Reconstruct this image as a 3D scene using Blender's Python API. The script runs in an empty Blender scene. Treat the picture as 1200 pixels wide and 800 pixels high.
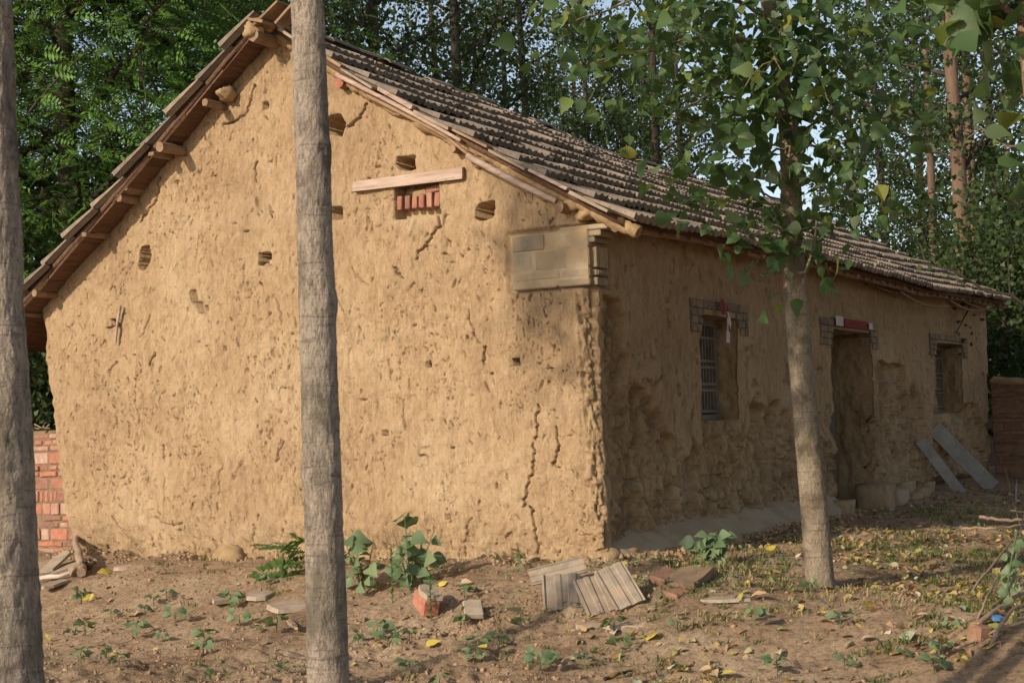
import bpy, math, random
import numpy as np
from mathutils import Matrix, Vector
random.seed(7)
rng = np.random.default_rng(11)
scene = bpy.context.scene
COL = scene.collection

# ------------------------------------------------------------------ camera
F = 1787.0; TH = math.radians(29.7); PITCH = math.radians(3.32); ROLL = math.radians(2.06); EYE = 0.96
fw = np.array([0, math.cos(PITCH), math.sin(PITCH)]); rt0 = np.array([1., 0, 0]); up0 = np.cross(rt0, fw)
up = up0*math.cos(ROLL) + rt0*math.sin(ROLL); rt = np.cross(fw, up)
CAM = np.array([0, 0, EYE])
cd = bpy.data.cameras.new('camera'); cam = bpy.data.objects.new('camera', cd); COL.objects.link(cam)
cd.lens = 35; cd.sensor_width = 23.5; cd.clip_end = 2000; cd.clip_start = 0.05
cam.matrix_world = Matrix(((rt[0], up[0], -fw[0], 0), (rt[1], up[1], -fw[1], 0), (rt[2], up[2], -fw[2], EYE), (0, 0, 0, 1)))
cd.dof.use_dof = True; cd.dof.focus_distance = 12.0; cd.dof.aperture_fstop = 7.1
scene.camera = cam

# ------------------------------------------------------------------ sky, sun, exposure
SUN_AZ = math.radians(46); SUN_EL = math.radians(24.5)
SUN_STRENGTH = 3.5; SKY_STRENGTH = 0.12; EXPOSURE = 0.42
sdir = np.array([-math.sin(SUN_AZ)*math.cos(SUN_EL), -math.cos(SUN_AZ)*math.cos(SUN_EL), math.sin(SUN_EL)])   # towards the sun
world = bpy.data.worlds.new('World'); scene.world = world; world.use_nodes = True
wn = world.node_tree; bg = wn.nodes['Background']
sky = wn.nodes.new('ShaderNodeTexSky'); sky.sky_type = 'NISHITA'; sky.sun_disc = False
sky.sun_elevation = SUN_EL; sky.sun_rotation = math.atan2(sdir[0], sdir[1])
sky.air_density = 1.0; sky.dust_density = 1.0; sky.ozone_density = 1.0
hs = wn.nodes.new('ShaderNodeHueSaturation'); hs.inputs['Saturation'].default_value = 0.72
wn.links.new(sky.outputs[0], hs.inputs['Color']); wn.links.new(hs.outputs[0], bg.inputs[0]); bg.inputs[1].default_value = SKY_STRENGTH
sl = bpy.data.lights.new('sun', 'SUN'); sl.energy = SUN_STRENGTH; sl.angle = math.radians(0.6); sl.color = (1.0, 0.86, 0.68)
sun = bpy.data.objects.new('sun', sl); COL.objects.link(sun)
sun.rotation_euler = Vector(-sdir).to_track_quat('-Z', 'Y').to_euler()
scene.view_settings.view_transform = 'Standard'; scene.view_settings.look = 'None'
scene.view_settings.exposure = EXPOSURE; scene.view_settings.gamma = 1; scene.view_settings.use_curve_mapping = False
scene.cycles.max_bounces = 6; scene.cycles.diffuse_bounces = 3; scene.cycles.transparent_max_bounces = 4

# ------------------------------------------------------------------ numeric helpers
def ray(x, y):
    d = fw*F + rt*(x-600) - up*(y-400); return d/np.linalg.norm(d)
ex = np.array([math.sin(TH), math.cos(TH), 0]); ey = np.array([-math.cos(TH), math.sin(TH), 0]); ez = np.array([0, 0, 1.])
O = np.array([0.61, 11.16, 0.0])
def toL(p): q = np.asarray(p)-O; return np.array([q@ex, q@ey, q[2]])
def fromL(l): return O + ex*l[0] + ey*l[1] + ez*l[2]
def pt(x, y, dist):                        # point on the sight line at world depth Y = dist
    d = ray(x, y); return CAM + d*dist/d[1]
def gab(x, y, off=0):                      # sight line meets the gable plane (house frame)
    d = ray(x, y); t = ((fromL((off, 0, 0))-CAM)@ex)/(d@ex); return toL(CAM+d*t)
def fro(x, y, off=0):
    d = ray(x, y); t = ((fromL((0, off, 0))-CAM)@ey)/(d@ey); return toL(CAM+d*t)
def ss(t): t = np.clip(t, 0, 1); return t*t*(3-2*t)
def _h(ix, iy, iz, seed):
    h = (ix.astype(np.int64)*374761393 + iy.astype(np.int64)*668265263 + iz.astype(np.int64)*2147483647 + seed*1274126177) & 0xffffffff
    h = ((h ^ (h >> 13))*1274126177) & 0xffffffff
    return ((h ^ (h >> 16)) & 0xffffff)/float(0x7fffff) - 1.0
def vn(x, y, z=0.0, seed=0):
    x, y, z = np.broadcast_arrays(np.asarray(x, float), np.asarray(y, float), np.asarray(z, float))
    ix, iy, iz = np.floor(x), np.floor(y), np.floor(z)
    fx, fy, fz = x-ix, y-iy, z-iz
    fx = fx*fx*(3-2*fx); fy = fy*fy*(3-2*fy); fz = fz*fz*(3-2*fz)
    r = 0
    flat = not np.any(fz)
    for dz in ((0,) if flat else (0, 1)):
        wz = 1.0 if flat else (fz if dz else 1-fz)
        for dy in (0, 1):
            wy = fy if dy else 1-fy
            for dx in (0, 1):
                r = r + wz*wy*(fx if dx else 1-fx)*_h(ix+dx, iy+dy, iz+dz, seed)
    return r
def fbm(x, y, z=0.0, seed=0, o=4, g=0.5):
    r = 0; a = 1.0; k = 1.0
    for i in range(o):
        r = r + a*vn(np.asarray(x)*k, np.asarray(y)*k, np.asarray(z)*k, seed+i*17); a *= g; k *= 2.03
    return r
def interp(x, xs, ys): return np.interp(x, xs, ys)

# ------------------------------------------------------------------ object helpers
def mesh_data(name, verts, faces, mat, smooth=False):
    me = bpy.data.meshes.new(name)
    verts = np.asarray(verts, dtype=np.float32).reshape(-1, 3)
    if isinstance(faces, np.ndarray) and faces.ndim == 2:
        n, k = faces.shape
        me.vertices.add(len(verts)); me.vertices.foreach_set('co', verts.ravel())
        me.loops.add(n*k); me.loops.foreach_set('vertex_index', faces.astype(np.int32).ravel())
        me.polygons.add(n); me.polygons.foreach_set('loop_start', np.arange(0, n*k, k, dtype=np.int32))
        me.polygons.foreach_set('loop_total', np.full(n, k, dtype=np.int32))
        me.update(calc_edges=True)
    else:
        me.from_pydata(verts.tolist(), [], [list(map(int, f)) for f in faces]); me.update()
    if smooth: me.polygons.foreach_set('use_smooth', np.ones(len(me.polygons), dtype=bool))
    if mat: me.materials.append(mat)
    return me
def obj(name, me, parent=None, M=None, kind=None):
    o = bpy.data.objects.new(name, me); COL.objects.link(o)
    if parent: o.parent = parent
    if M is not None: o.matrix_basis = M
    if kind: o['kind'] = kind
    return o
def part(name, verts, faces, mat, parent=None, smooth=False, kind=None):
    return obj(name, mesh_data(name, verts, faces, mat, smooth), parent, kind=kind)
def tag(o, label, cat, group=None):
    o['label'] = label; o['category'] = cat
    if group: o['group'] = group
    return o
def thing(name, label, cat, loc=(0, 0, 0), rotz=0.0, group=None):
    o = bpy.data.objects.new(name, None); COL.objects.link(o); o.empty_display_size = 0.2
    o.location = tuple(float(v) for v in loc); o.rotation_euler = (0, 0, rotz)
    return tag(o, label, cat, group)
def copy_tree(o, parent=None):
    c = o.copy(); COL.objects.link(c); c.parent = parent
    for ch in o.children: copy_tree(ch, c)
    return c
def merge(parts):
    vs, fs, n = [], [], 0
    for v, f in parts:
        v = np.asarray(v, float); vs.append(v)
        if isinstance(f, np.ndarray): fs.append(f+n)
        else: fs.append([[i+n for i in q] for q in f])
        n += len(v)
    V = np.concatenate(vs)
    if all(isinstance(f, np.ndarray) for f in fs): return V, np.concatenate(fs)
    return V, [list(q) for f in fs for q in (f.tolist() if isinstance(f, np.ndarray) else f)]
def grid_faces(nr, nc):
    a = np.arange(nr*nc).reshape(nr, nc)
    return np.stack([a[:-1, :-1], a[:-1, 1:], a[1:, 1:], a[1:, :-1]], -1).reshape(-1, 4)
def tube(path, radii, sides=8, noise=0.0, seed=0, cap=True):
    P = np.asarray(path, float); n = len(P); radii = np.broadcast_to(np.asarray(radii, float), (n,))
    T = np.gradient(P, axis=0); T /= np.linalg.norm(T, axis=1)[:, None]+1e-9
    ref = np.array([0.31, 0.95, 0.05]) if abs(T[0][2]) > 0.5 else np.array([0, 0, 1.])
    U = np.cross(T, ref); U /= np.linalg.norm(U, axis=1)[:, None]+1e-9; W = np.cross(T, U)
    a = np.linspace(0, 2*math.pi, sides, endpoint=False)
    r = radii[:, None]*np.ones((1, sides))
    if noise:
        r = r*(1+noise*vn(np.cos(a)[None]*2+seed, np.sin(a)[None]*2, np.arange(n)[:, None]*0.7, seed))
    V = P[:, None] + r[..., None]*(np.cos(a)[None, :, None]*U[:, None]+np.sin(a)[None, :, None]*W[:, None])
    V = V.reshape(-1, 3); i = np.arange(n*sides).reshape(n, sides); j = np.roll(i, -1, axis=1)
    Fq = np.stack([i[:-1], j[:-1], j[1:], i[1:]], -1).reshape(-1, 4)
    if cap:
        m = n*sides; V = np.concatenate([V, V[:sides], V[m-sides:m]])
        return V, Fq.tolist()+[list(range(m, m+sides))[::-1], list(range(m+sides, m+2*sides))]
    return V, Fq
def box(c, s, rot=None, jit=0.0):
    v = np.array([[x, y, z] for x in (-.5, .5) for y in (-.5, .5) for z in (-.5, .5)])*np.asarray(s, float)
    if jit: v = v + rng.normal(0, jit, v.shape)
    if rot is not None: v = v@np.asarray(rot).T
    return v+np.asarray(c, float), [[0, 1, 3, 2], [4, 6, 7, 5], [0, 4, 5, 1], [2, 3, 7, 6], [0, 2, 6, 4], [1, 5, 7, 3]]
def chamfer_box(s, b=0.006, jit=0.0, seed=0):   # box with bevelled edges, worn corners
    s = np.asarray(s, float)/2; r = np.random.default_rng(seed); V = []; idx = {}
    for sx in (-1, 1):
        for sy in (-1, 1):
            for sz in (-1, 1):
                w = np.abs(r.normal(0, jit, 3)) if jit else np.zeros(3)
                for ax in range(3):
                    p = np.array([sx, sy, sz])*(s-b-w); p[ax] = (s[ax]-(w[ax]*.3))*(sx, sy, sz)[ax]
                    idx[(sx, sy, sz, ax)] = len(V); V.append(p)
    Fc = []
    for ax in range(3):
        o1, o2 = [(1, 2), (2, 0), (0, 1)][ax]
        for sg in (-1, 1):
            q = []
            for a, b2 in ((-1, -1), (1, -1), (1, 1), (-1, 1)):
                k = [0, 0, 0]; k[ax] = sg; k[o1] = a; k[o2] = b2; q.append(idx[tuple(k)+(ax,)])
            Fc.append(q if sg > 0 else q[::-1])
    for ax in range(3):                       # edges along ax
        o1, o2 = [(1, 2), (2, 0), (0, 1)][ax]
        for a in (-1, 1):
            for b2 in (-1, 1):
                k0 = [0, 0, 0]; k0[ax] = -1; k0[o1] = a; k0[o2] = b2; k1 = list(k0); k1[ax] = 1
                q = [idx[tuple(k0)+(o1,)], idx[tuple(k1)+(o1,)], idx[tuple(k1)+(o2,)], idx[tuple(k0)+(o2,)]]
                Fc.append(q if a*b2 < 0 else q[::-1])
    for sx in (-1, 1):
        for sy in (-1, 1):
            for sz in (-1, 1):
                q = [idx[(sx, sy, sz, a)] for a in range(3)]
                Fc.append(q if sx*sy*sz > 0 else q[::-1])
    return np.array(V), Fc
def Mrot(cols, loc):
    c = [np.asarray(v, float) for v in cols]
    return Matrix(((c[0][0], c[1][0], c[2][0], loc[0]), (c[0][1], c[1][1], c[2][1], loc[1]), (c[0][2], c[1][2], c[2][2], loc[2]), (0, 0, 0, 1)))
def nrm(v): v = np.asarray(v, float); return v/(np.linalg.norm(v)+1e-9)

# ------------------------------------------------------------------ materials
def new_mat(name):
    m = bpy.data.materials.new(name); m.use_nodes = True
    nt = m.node_tree; b = nt.nodes['Principled BSDF']
    return m, nt, b
def ramp(nt, fac, stops):
    r = nt.nodes.new('ShaderNodeValToRGB'); cr = r.color_ramp
    while len(cr.elements) < len(stops): cr.elements.new(0.5)
    for e, (p, c) in zip(cr.elements, stops): e.position = p; e.color = (*c, 1)
    nt.links.new(fac, r.inputs[0]); return r.outputs[0]
def noise_tex(nt, vec, scale, detail=4, rough=0.55, dist=0.0):
    n = nt.nodes.new('ShaderNodeTexNoise'); n.inputs['Scale'].default_value = scale; n.inputs['Detail'].default_value = detail
    n.inputs['Roughness'].default_value = rough; n.inputs['Distortion'].default_value = dist
    nt.links.new(vec, n.inputs['Vector']); return n.outputs[0]
def coords(nt, scale=(1, 1, 1), which='Object'):
    tc = nt.nodes.new('ShaderNodeTexCoord'); mp = nt.nodes.new('ShaderNodeMapping')
    mp.inputs['Scale'].default_value = scale; nt.links.new(tc.outputs[which], mp.inputs[0]); return mp.outputs[0]
def mixc(nt, fac, a, b, mode='MIX'):
    m = nt.nodes.new('ShaderNodeMix'); m.data_type = 'RGBA'; m.blend_type = mode; m.clamp_factor = True
    for s, v in ((m.inputs[0], fac), (m.inputs[6], a), (m.inputs[7], b)):
        if hasattr(v, 'links'): nt.links.new(v, s)
        elif isinstance(v, (tuple, list)): s.default_value = (*v, 1)
        else: s.default_value = v
    return m.outputs[2]
def math_n(nt, op, a, b=None):
    m = nt.nodes.new('ShaderNodeMath'); m.operation = op
    for s, v in zip(m.inputs, (a, b)):
        if v is None: continue
        if hasattr(v, 'links'): nt.links.new(v, s)
        else: s.default_value = v
    return m.outputs[0]
def bump(nt, bsdf, h, strength=0.5, dist=0.01):
    b = nt.nodes.new('ShaderNodeBump'); b.inputs['Strength'].default_value = strength; b.inputs['Distance'].default_value = dist
    nt.links.new(h, b.inputs['Height']); nt.links.new(b.outputs[0], bsdf.inputs['Normal'])
def rnd(nt, island=True, objr=True):
    g = nt.nodes.new('ShaderNodeNewGeometry'); oi = nt.nodes.new('ShaderNodeObjectInfo')
    if island and objr:
        return math_n(nt, 'FRACT', math_n(nt, 'ADD', g.outputs['Random Per Island'], oi.outputs['Random']))
    return g.outputs['Random Per Island'] if island else oi.outputs['Random']
def surf(name, stops, scale=6, rough=0.9, bscale=60, bstr=0.4, bdist=0.006, stretch=(1, 1, 1), var=None, fine=None, spec=0.2):
    """mottled matte surface: noise ramp + optional per-piece tint + fine specks + bump"""
    m, nt, b = new_mat(name); v = coords(nt, stretch)
    n1 = noise_tex(nt, v, scale, 6, 0.6, 0.2); c = ramp(nt, n1, stops)
    if fine:
        n2 = noise_tex(nt, v, fine[0], 3, 0.6); c = mixc(nt, ramp(nt, n2, [(fine[1], (0, 0, 0)), (fine[2], (1, 1, 1))]), c, fine[3])
    if var: c = mixc(nt, 1.0, c, ramp(nt, rnd(nt), var), 'MULTIPLY')
    nt.links.new(c, b.inputs['Base Color']); b.inputs['Roughness'].default_value = rough; b.inputs['Specular IOR Level'].default_value = spec
    n3 = noise_tex(nt, v, bscale, 5, 0.65); bump(nt, b, n3, bstr, bdist)
    return m
def leaf_mat(name, stops, trans=0.35, rough=0.55, tcol=None, spec=0.3):
    m, nt, b = new_mat(name); c = ramp(nt, rnd(nt), stops)
    nt.links.new(c, b.inputs['Base Color']); b.inputs['Roughness'].default_value = rough; b.inputs['Specular IOR Level'].default_value = spec
    t = nt.nodes.new('ShaderNodeBsdfTranslucent'); mx = nt.nodes.new('ShaderNodeMixShader'); mx.inputs[0].default_value = trans
    tc = mixc(nt, 0.5, c, tcol or (0.20, 0.27, 0.03)); nt.links.new(tc, t.inputs[0])
    nt.links.new(b.outputs[0], mx.inputs[1]); nt.links.new(t.outputs[0], mx.inputs[2])
    nt.links.new(mx.outputs[0], nt.nodes['Material Output'].inputs[0]); return m

def make_mud():
    m, nt, b = new_mat('straw_mud'); v = coords(nt); vs = coords(nt, (1, 1, 0.45))
    big = ramp(nt, noise_tex(nt, v, 1.1, 4, 0.6, 0.4), [(0.3, (0.315, 0.212, 0.122)), (0.52, (0.39, 0.27, 0.158)), (0.72, (0.44, 0.32, 0.198))])
    med = ramp(nt, noise_tex(nt, vs, 16, 8, 0.72, 0.3), [(0.3, (0.66, 0.64, 0.60)), (0.52, (1, 1, 1)), (0.75, (1.16, 1.15, 1.13))])
    c = mixc(nt, 1.0, big, med, 'MULTIPLY')
    straw = noise_tex(nt, coords(nt, (70, 70, 26)), 1.0, 2, 0.5, 1.5)
    c = mixc(nt, ramp(nt, straw, [(0.64, (0, 0, 0)), (0.72, (0.7, 0.7, 0.7))]), c, (0.54, 0.43, 0.28))
    lay_ = noise_tex(nt, coords(nt, (0.25, 0.25, 3.2)), 1.0, 4, 0.6, 0.5)
    c = mixc(nt, ramp(nt, lay_, [(0.55, (0, 0, 0)), (0.72, (0.35, 0.35, 0.35))]), c, (0.44, 0.33, 0.215))
    run = noise_tex(nt, coords(nt, (5, 5, 0.35)), 1.0, 4, 0.65, 0.4)
    c = mixc(nt, ramp(nt, run, [(0.56, (0, 0, 0)), (0.75, (0.4, 0.4, 0.4))]), c, (0.25, 0.17, 0.10))
    grit = noise_tex(nt, coords(nt, (95, 95, 60)), 1.0, 2, 0.6)
    c = mixc(nt, ramp(nt, grit, [(0.60, (0, 0, 0)), (0.70, (0.5, 0.5, 0.5))]), c, (0.19, 0.12, 0.065))
    dark = noise_tex(nt, coords(nt, (34, 34, 15)), 1.0, 3, 0.6, 1.0)
    c = mixc(nt, ramp(nt, dark, [(0.62, (0, 0, 0)), (0.74, (0.55, 0.55, 0.55))]), c, (0.20, 0.12, 0.065))
    nt.links.new(c, b.inputs['Base Color']); b.inputs['Roughness'].default_value = 0.95; b.inputs['Specular IOR Level'].default_value = 0.1
    h = math_n(nt, 'ADD', noise_tex(nt, coords(nt, (40, 40, 22)), 1.0, 6, 0.7, 0.6), math_n(nt, 'MULTIPLY', noise_tex(nt, coords(nt, (130, 130, 60)), 1.0, 3, 0.6), 0.5))
    bump(nt, b, h, 0.9, 0.014); return m
MUD = make_mud()
MUD_LUMP = surf('dried_mud', [(0.3, (0.26, 0.17, 0.09)), (0.6, (0.38, 0.26, 0.14))], 7, bscale=45, bstr=0.8, bdist=0.012)
TILE = surf('weathered_cement_tile', [(0.25, (0.145, 0.118, 0.095)), (0.5, (0.235, 0.190, 0.15)), (0.75, (0.31, 0.25, 0.195))], 9, bscale=90, bstr=0.4, bdist=0.004,
            var=[(0, (0.72, 0.72, 0.74)), (0.5, (1, 1, 1)), (1, (1.25, 1.2, 1.12))], fine=(40, 0.62, 0.72, (0.10, 0.09, 0.07)))
TILE_PALE = surf('dusty_cement_tile', [(0.3, (0.22, 0.175, 0.13)), (0.6, (0.35, 0.285, 0.215))], 10, bscale=80, bstr=0.7, bdist=0.006, fine=(6, 0.5, 0.68, (0.36, 0.25, 0.16)))
WOOD = surf('old_weathered_wood', [(0.3, (0.17, 0.105, 0.065)), (0.6, (0.32, 0.21, 0.13))], 5, stretch=(1, 1, 1), bscale=50, bstr=0.6, bdist=0.006)
LOG = surf('cut_log', [(0.3, (0.17, 0.105, 0.062)), (0.6, (0.28, 0.19, 0.12))], 8, bscale=70, bstr=0.6)
REED = surf('reed_sheathing', [(0.3, (0.085, 0.05, 0.032)), (0.6, (0.17, 0.095, 0.06))], 6, stretch=(0.4, 6, 6), bscale=25, bstr=0.9, bdist=0.012)
PINKWOOD = surf('bleached_pink_plank', [(0.3, (0.33, 0.23, 0.175)), (0.65, (0.48, 0.36, 0.29))], 9, stretch=(1, 0.3, 3), bscale=40, bstr=0.7, bdist=0.006, fine=(14, 0.58, 0.7, (0.24, 0.17, 0.12)))
REDBRICK = surf('red_brick', [(0.3, (0.29, 0.125, 0.085)), (0.6, (0.39, 0.19, 0.13))], 14, bscale=70, bstr=0.6, bdist=0.005,
                var=[(0, (0.62, 0.72, 0.8)), (0.3, (0.95, 0.9, 0.85)), (0.6, (1.2, 0.95, 0.85)), (0.8, (1.05, 1.2, 1.25)), (1, (1.15, 1.6, 1.75))], fine=(30, 0.6, 0.75, (0.42, 0.30, 0.22)))
APRON = surf('trodden_grey_mud', [(0.3, (0.30, 0.215, 0.14)), (0.6, (0.41, 0.305, 0.20))], 4, bscale=40, bstr=0.5, bdist=0.008)
MORTAR = surf('mud_mortar', [(0.3, (0.15, 0.10, 0.065)), (0.6, (0.24, 0.165, 0.105))], 12, bscale=60, bstr=0.8, bdist=0.01)
GREYBRICK = surf('grey_brick', [(0.3, (0.25, 0.205, 0.145)), (0.6, (0.37, 0.295, 0.20))], 8, bscale=60, bstr=0.8, bdist=0.008, fine=(7, 0.42, 0.60, (0.37, 0.265, 0.16)),
                 var=[(0, (0.72, 0.74, 0.76)), (0.5, (1, 1, 1)), (1, (1.15, 1.1, 1.02))])
DARKBRICK = surf('dark_grey_brick', [(0.3, (0.12, 0.105, 0.085)), (0.6, (0.20, 0.175, 0.14))], 8, bscale=60, bstr=0.8, bdist=0.008, fine=(9, 0.47, 0.62, (0.29, 0.20, 0.12)), var=[(0, (0.75, 0.75, 0.75)), (1, (1.2, 1.1, 1.0))])
DARKRED = surf('dull_red_brick', [(0.3, (0.13, 0.09, 0.066)), (0.6, (0.20, 0.14, 0.105))], 8, bscale=60, bstr=.8, fine=(9, 0.47, 0.62, (0.29, 0.20, 0.12)))
DARKMORTAR = surf('dull_mortar', [(0.3, (0.20, 0.16, 0.11)), (0.6, (0.27, 0.215, 0.15))], 12, bscale=80)
GREYMORTAR = surf('pale_mortar', [(0.3, (0.31, 0.235, 0.15)), (0.6, (0.40, 0.305, 0.195))], 12, bscale=80)
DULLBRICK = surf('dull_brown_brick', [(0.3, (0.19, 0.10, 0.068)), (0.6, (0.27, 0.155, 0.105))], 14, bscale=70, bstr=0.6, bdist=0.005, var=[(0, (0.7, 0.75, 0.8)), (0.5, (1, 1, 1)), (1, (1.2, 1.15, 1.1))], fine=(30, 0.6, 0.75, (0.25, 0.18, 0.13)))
ASBESTOS = surf('grey_fibre_cement', [(0.3, (0.31, 0.30, 0.285)), (0.65, (0.43, 0.42, 0.40))], 6, bscale=60, bstr=0.3, bdist=0.003)
GRILLE = surf('grey_old_timber', [(0.3, (0.13, 0.11, 0.085)), (0.6, (0.22, 0.19, 0.15))], 7, bscale=50)
RED_PAPER = surf('red_paper', [(0.3, (0.15, 0.022, 0.022)), (0.6, (0.26, 0.04, 0.035))], 12, bscale=50, bstr=0.2)
WHITE_PAPER = surf('faded_white_paper', [(0.3, (0.45, 0.36, 0.33)), (0.6, (0.6, 0.52, 0.48))], 12, bscale=50, bstr=0.2)
ROCK = surf('flat_stone', [(0.3, (0.28, 0.22, 0.16)), (0.65, (0.42, 0.34, 0.25))], 9, bscale=50, bstr=0.6)
STICK = surf('dry_stick', [(0.3, (0.22, 0.15, 0.10)), (0.65, (0.36, 0.26, 0.18))], 9, bscale=60, bstr=0.5)
BLUE = surf('blue_plastic', [(0.3, (0.05, 0.16, 0.33)), (0.65, (0.08, 0.22, 0.42))], 9, rough=0.5, bscale=40, bstr=0.2)
PALEFLAKE = surf('bleached_scrap', [(0.3, (0.45, 0.36, 0.28)), (0.65, (0.58, 0.49, 0.40))], 9, bscale=60, bstr=0.5)

def make_bark(name, stops, dark=(0.11, 0.09, 0.072), vscale=(1, 1, 0.6)):
    m, nt, b = new_mat(name); v = coords(nt); vs = coords(nt, vscale)
    c = ramp(nt, noise_tex(nt, vs, 14, 6, 0.65, 0.5), stops)
    blot = noise_tex(nt, coords(nt, (1, 1, 0.8)), 4.5, 4, 0.6, 0.6)
    c = mixc(nt, ramp(nt, blot, [(0.50, (0, 0, 0)), (0.62, (0.8, 0.8, 0.8))]), c, dark)
    fis = noise_tex(nt, coords(nt, (1, 1, 0.38)), 95, 4, 0.7, 0.9)
    c = mixc(nt, ramp(nt, fis, [(0.50, (0, 0, 0)), (0.64, (0.75, 0.75, 0.75))]), c, dark)
    lent = noise_tex(nt, coords(nt, (0.3, 0.3, 4.5)), 14, 4, 0.65, 0.6)
    c = mixc(nt, ramp(nt, lent, [(0.58, (0, 0, 0)), (0.64, (0.55, 0.55, 0.55))]), c, dark)
    c = mixc(nt, ramp(nt, noise_tex(nt, v, 2.2, 3, 0.6), [(0.5, (0, 0, 0)), (0.7, (0.4, 0.4, 0.4))]), c, (0.17, 0.17, 0.10))
    nt.links.new(c, b.inputs['Base Color']); b.inputs['Roughness'].default_value = 0.9; b.inputs['Specular IOR Level'].default_value = 0.15
    h = math_n(nt, 'ADD', noise_tex(nt, coords(nt, (1, 1, 0.35)), 75, 5, 0.7, 0.8), math_n(nt, 'MULTIPLY', noise_tex(nt, v, 110, 3, 0.6), 0.4))
    bump(nt, b, h, 1.0, 0.014); return m
BARK = make_bark('grey_poplar_bark', [(0.3, (0.25, 0.20, 0.155)), (0.55, (0.40, 0.325, 0.255)), (0.8, (0.50, 0.415, 0.33))])
BARK_TAN = make_bark('tan_poplar_bark', [(0.3, (0.21, 0.165, 0.115)), (0.55, (0.31, 0.25, 0.18)), (0.8, (0.38, 0.31, 0.23))], (0.12, 0.085, 0.055))
BARK_PINK = make_bark('pinkish_poplar_bark', [(0.3, (0.24, 0.165, 0.115)), (0.55, (0.36, 0.26, 0.19)), (0.8, (0.44, 0.33, 0.245))], (0.12, 0.085, 0.06))
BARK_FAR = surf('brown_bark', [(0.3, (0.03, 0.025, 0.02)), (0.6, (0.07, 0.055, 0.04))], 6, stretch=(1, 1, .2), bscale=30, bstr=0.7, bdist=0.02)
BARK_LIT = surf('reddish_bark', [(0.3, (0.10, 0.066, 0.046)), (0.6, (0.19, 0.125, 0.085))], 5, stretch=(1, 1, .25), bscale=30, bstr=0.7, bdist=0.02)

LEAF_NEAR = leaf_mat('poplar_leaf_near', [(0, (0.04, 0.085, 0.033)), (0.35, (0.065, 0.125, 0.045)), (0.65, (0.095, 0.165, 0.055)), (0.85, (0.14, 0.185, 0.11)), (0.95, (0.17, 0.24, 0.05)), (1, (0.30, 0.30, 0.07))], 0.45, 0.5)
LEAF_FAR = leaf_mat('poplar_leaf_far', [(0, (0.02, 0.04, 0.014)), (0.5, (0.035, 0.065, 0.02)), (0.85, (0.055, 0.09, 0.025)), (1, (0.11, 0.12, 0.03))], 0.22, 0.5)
LEAF_LOCUST = leaf_mat('locust_leaf', [(0, (0.07, 0.155, 0.035)), (0.5, (0.135, 0.27, 0.06)), (0.9, (0.20, 0.36, 0.09)), (1, (0.27, 0.37, 0.10))], 0.42, 0.5, (0.24, 0.34, 0.06))
LEAF_SHRUB = leaf_mat('shrub_leaf', [(0, (0.02, 0.04, 0.012)), (0.5, (0.04, 0.07, 0.02)), (1, (0.10, 0.13, 0.06))], 0.35, 0.5)
LEAF_WEED = leaf_mat('weed_leaf', [(0, (0.10, 0.155, 0.07)), (0.5, (0.155, 0.215, 0.11)), (1, (0.23, 0.28, 0.14))], 0.3, 0.5)
LEAF_FERN = leaf_mat('feathery_leaf', [(0, (0.07, 0.14, 0.04)), (1, (0.13, 0.21, 0.06))], 0.3, 0.5)
GRASS_M = leaf_mat('short_grass', [(0, (0.06, 0.10, 0.025)), (0.6, (0.11, 0.15, 0.04)), (1, (0.28, 0.24, 0.09))], 0.3, 0.6)
LITTER = leaf_mat('fallen_leaf', [(0, (0.16, 0.09, 0.05)), (0.25, (0.32, 0.19, 0.11)), (0.5, (0.46, 0.30, 0.18)), (0.7, (0.48, 0.37, 0.11)), (0.85, (0.28, 0.29, 0.08)), (1, (0.58, 0.48, 0.38))], 0.15, 0.8, (0.3, 0.2, 0.06), 0.1)
LITTER_YEL = leaf_mat('yellow_fallen_leaf', [(0, (0.55, 0.42, 0.05)), (1, (0.62, 0.52, 0.12))], 0.2, 0.7, (0.5, 0.4, 0.05), 0.15)
LITTER_TAN = leaf_mat('tan_fallen_leaf', [(0, (0.45, 0.29, 0.16)), (1, (0.55, 0.40, 0.27))], 0.15, 0.8, (0.3, 0.2, 0.1), 0.1)
LITTER_PALE = leaf_mat('pale_green_fallen_leaf', [(0, (0.34, 0.36, 0.24)), (1, (0.48, 0.48, 0.34))], 0.15, 0.8, (0.3, 0.3, 0.1), 0.1)

def make_soil():
    m, nt, b = new_mat('dry_earth'); v = coords(nt)
    c = ramp(nt, noise_tex(nt, v, 1.3, 6, 0.62, 0.3), [(0.3, (0.30, 0.195, 0.118)), (0.5, (0.45, 0.31, 0.195)), (0.7, (0.57, 0.42, 0.28))])
    c = mixc(nt, 1.0, c, ramp(nt, noise_tex(nt, v, 26, 5, 0.7), [(0.32, (0.45, 0.44, 0.43)), (0.52, (1, 1, 1)), (0.75, (1.22, 1.22, 1.22))]), 'MULTIPLY')
    c = mixc(nt, ramp(nt, noise_tex(nt, v, 110, 3, 0.65), [(0.56, (0, 0, 0)), (0.68, (0.55, 0.55, 0.55))]), c, (0.15, 0.095, 0.058))
    nt.links.new(c, b.inputs['Base Color']); b.inputs['Roughness'].default_value = 0.97; b.inputs['Specular IOR Level'].default_value = 0.1
    bump(nt, b, noise_tex(nt, v, 55, 7, 0.78), 1.0, 0.03); return m
SOIL = make_soil()
CLOD = surf('soil_clod', [(0.3, (0.20, 0.13, 0.08)), (0.6, (0.36, 0.245, 0.155))], 9, bscale=60, bstr=0.6, var=[(0, (0.75, 0.75, 0.75)), (1, (1.15, 1.12, 1.1))])

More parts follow.
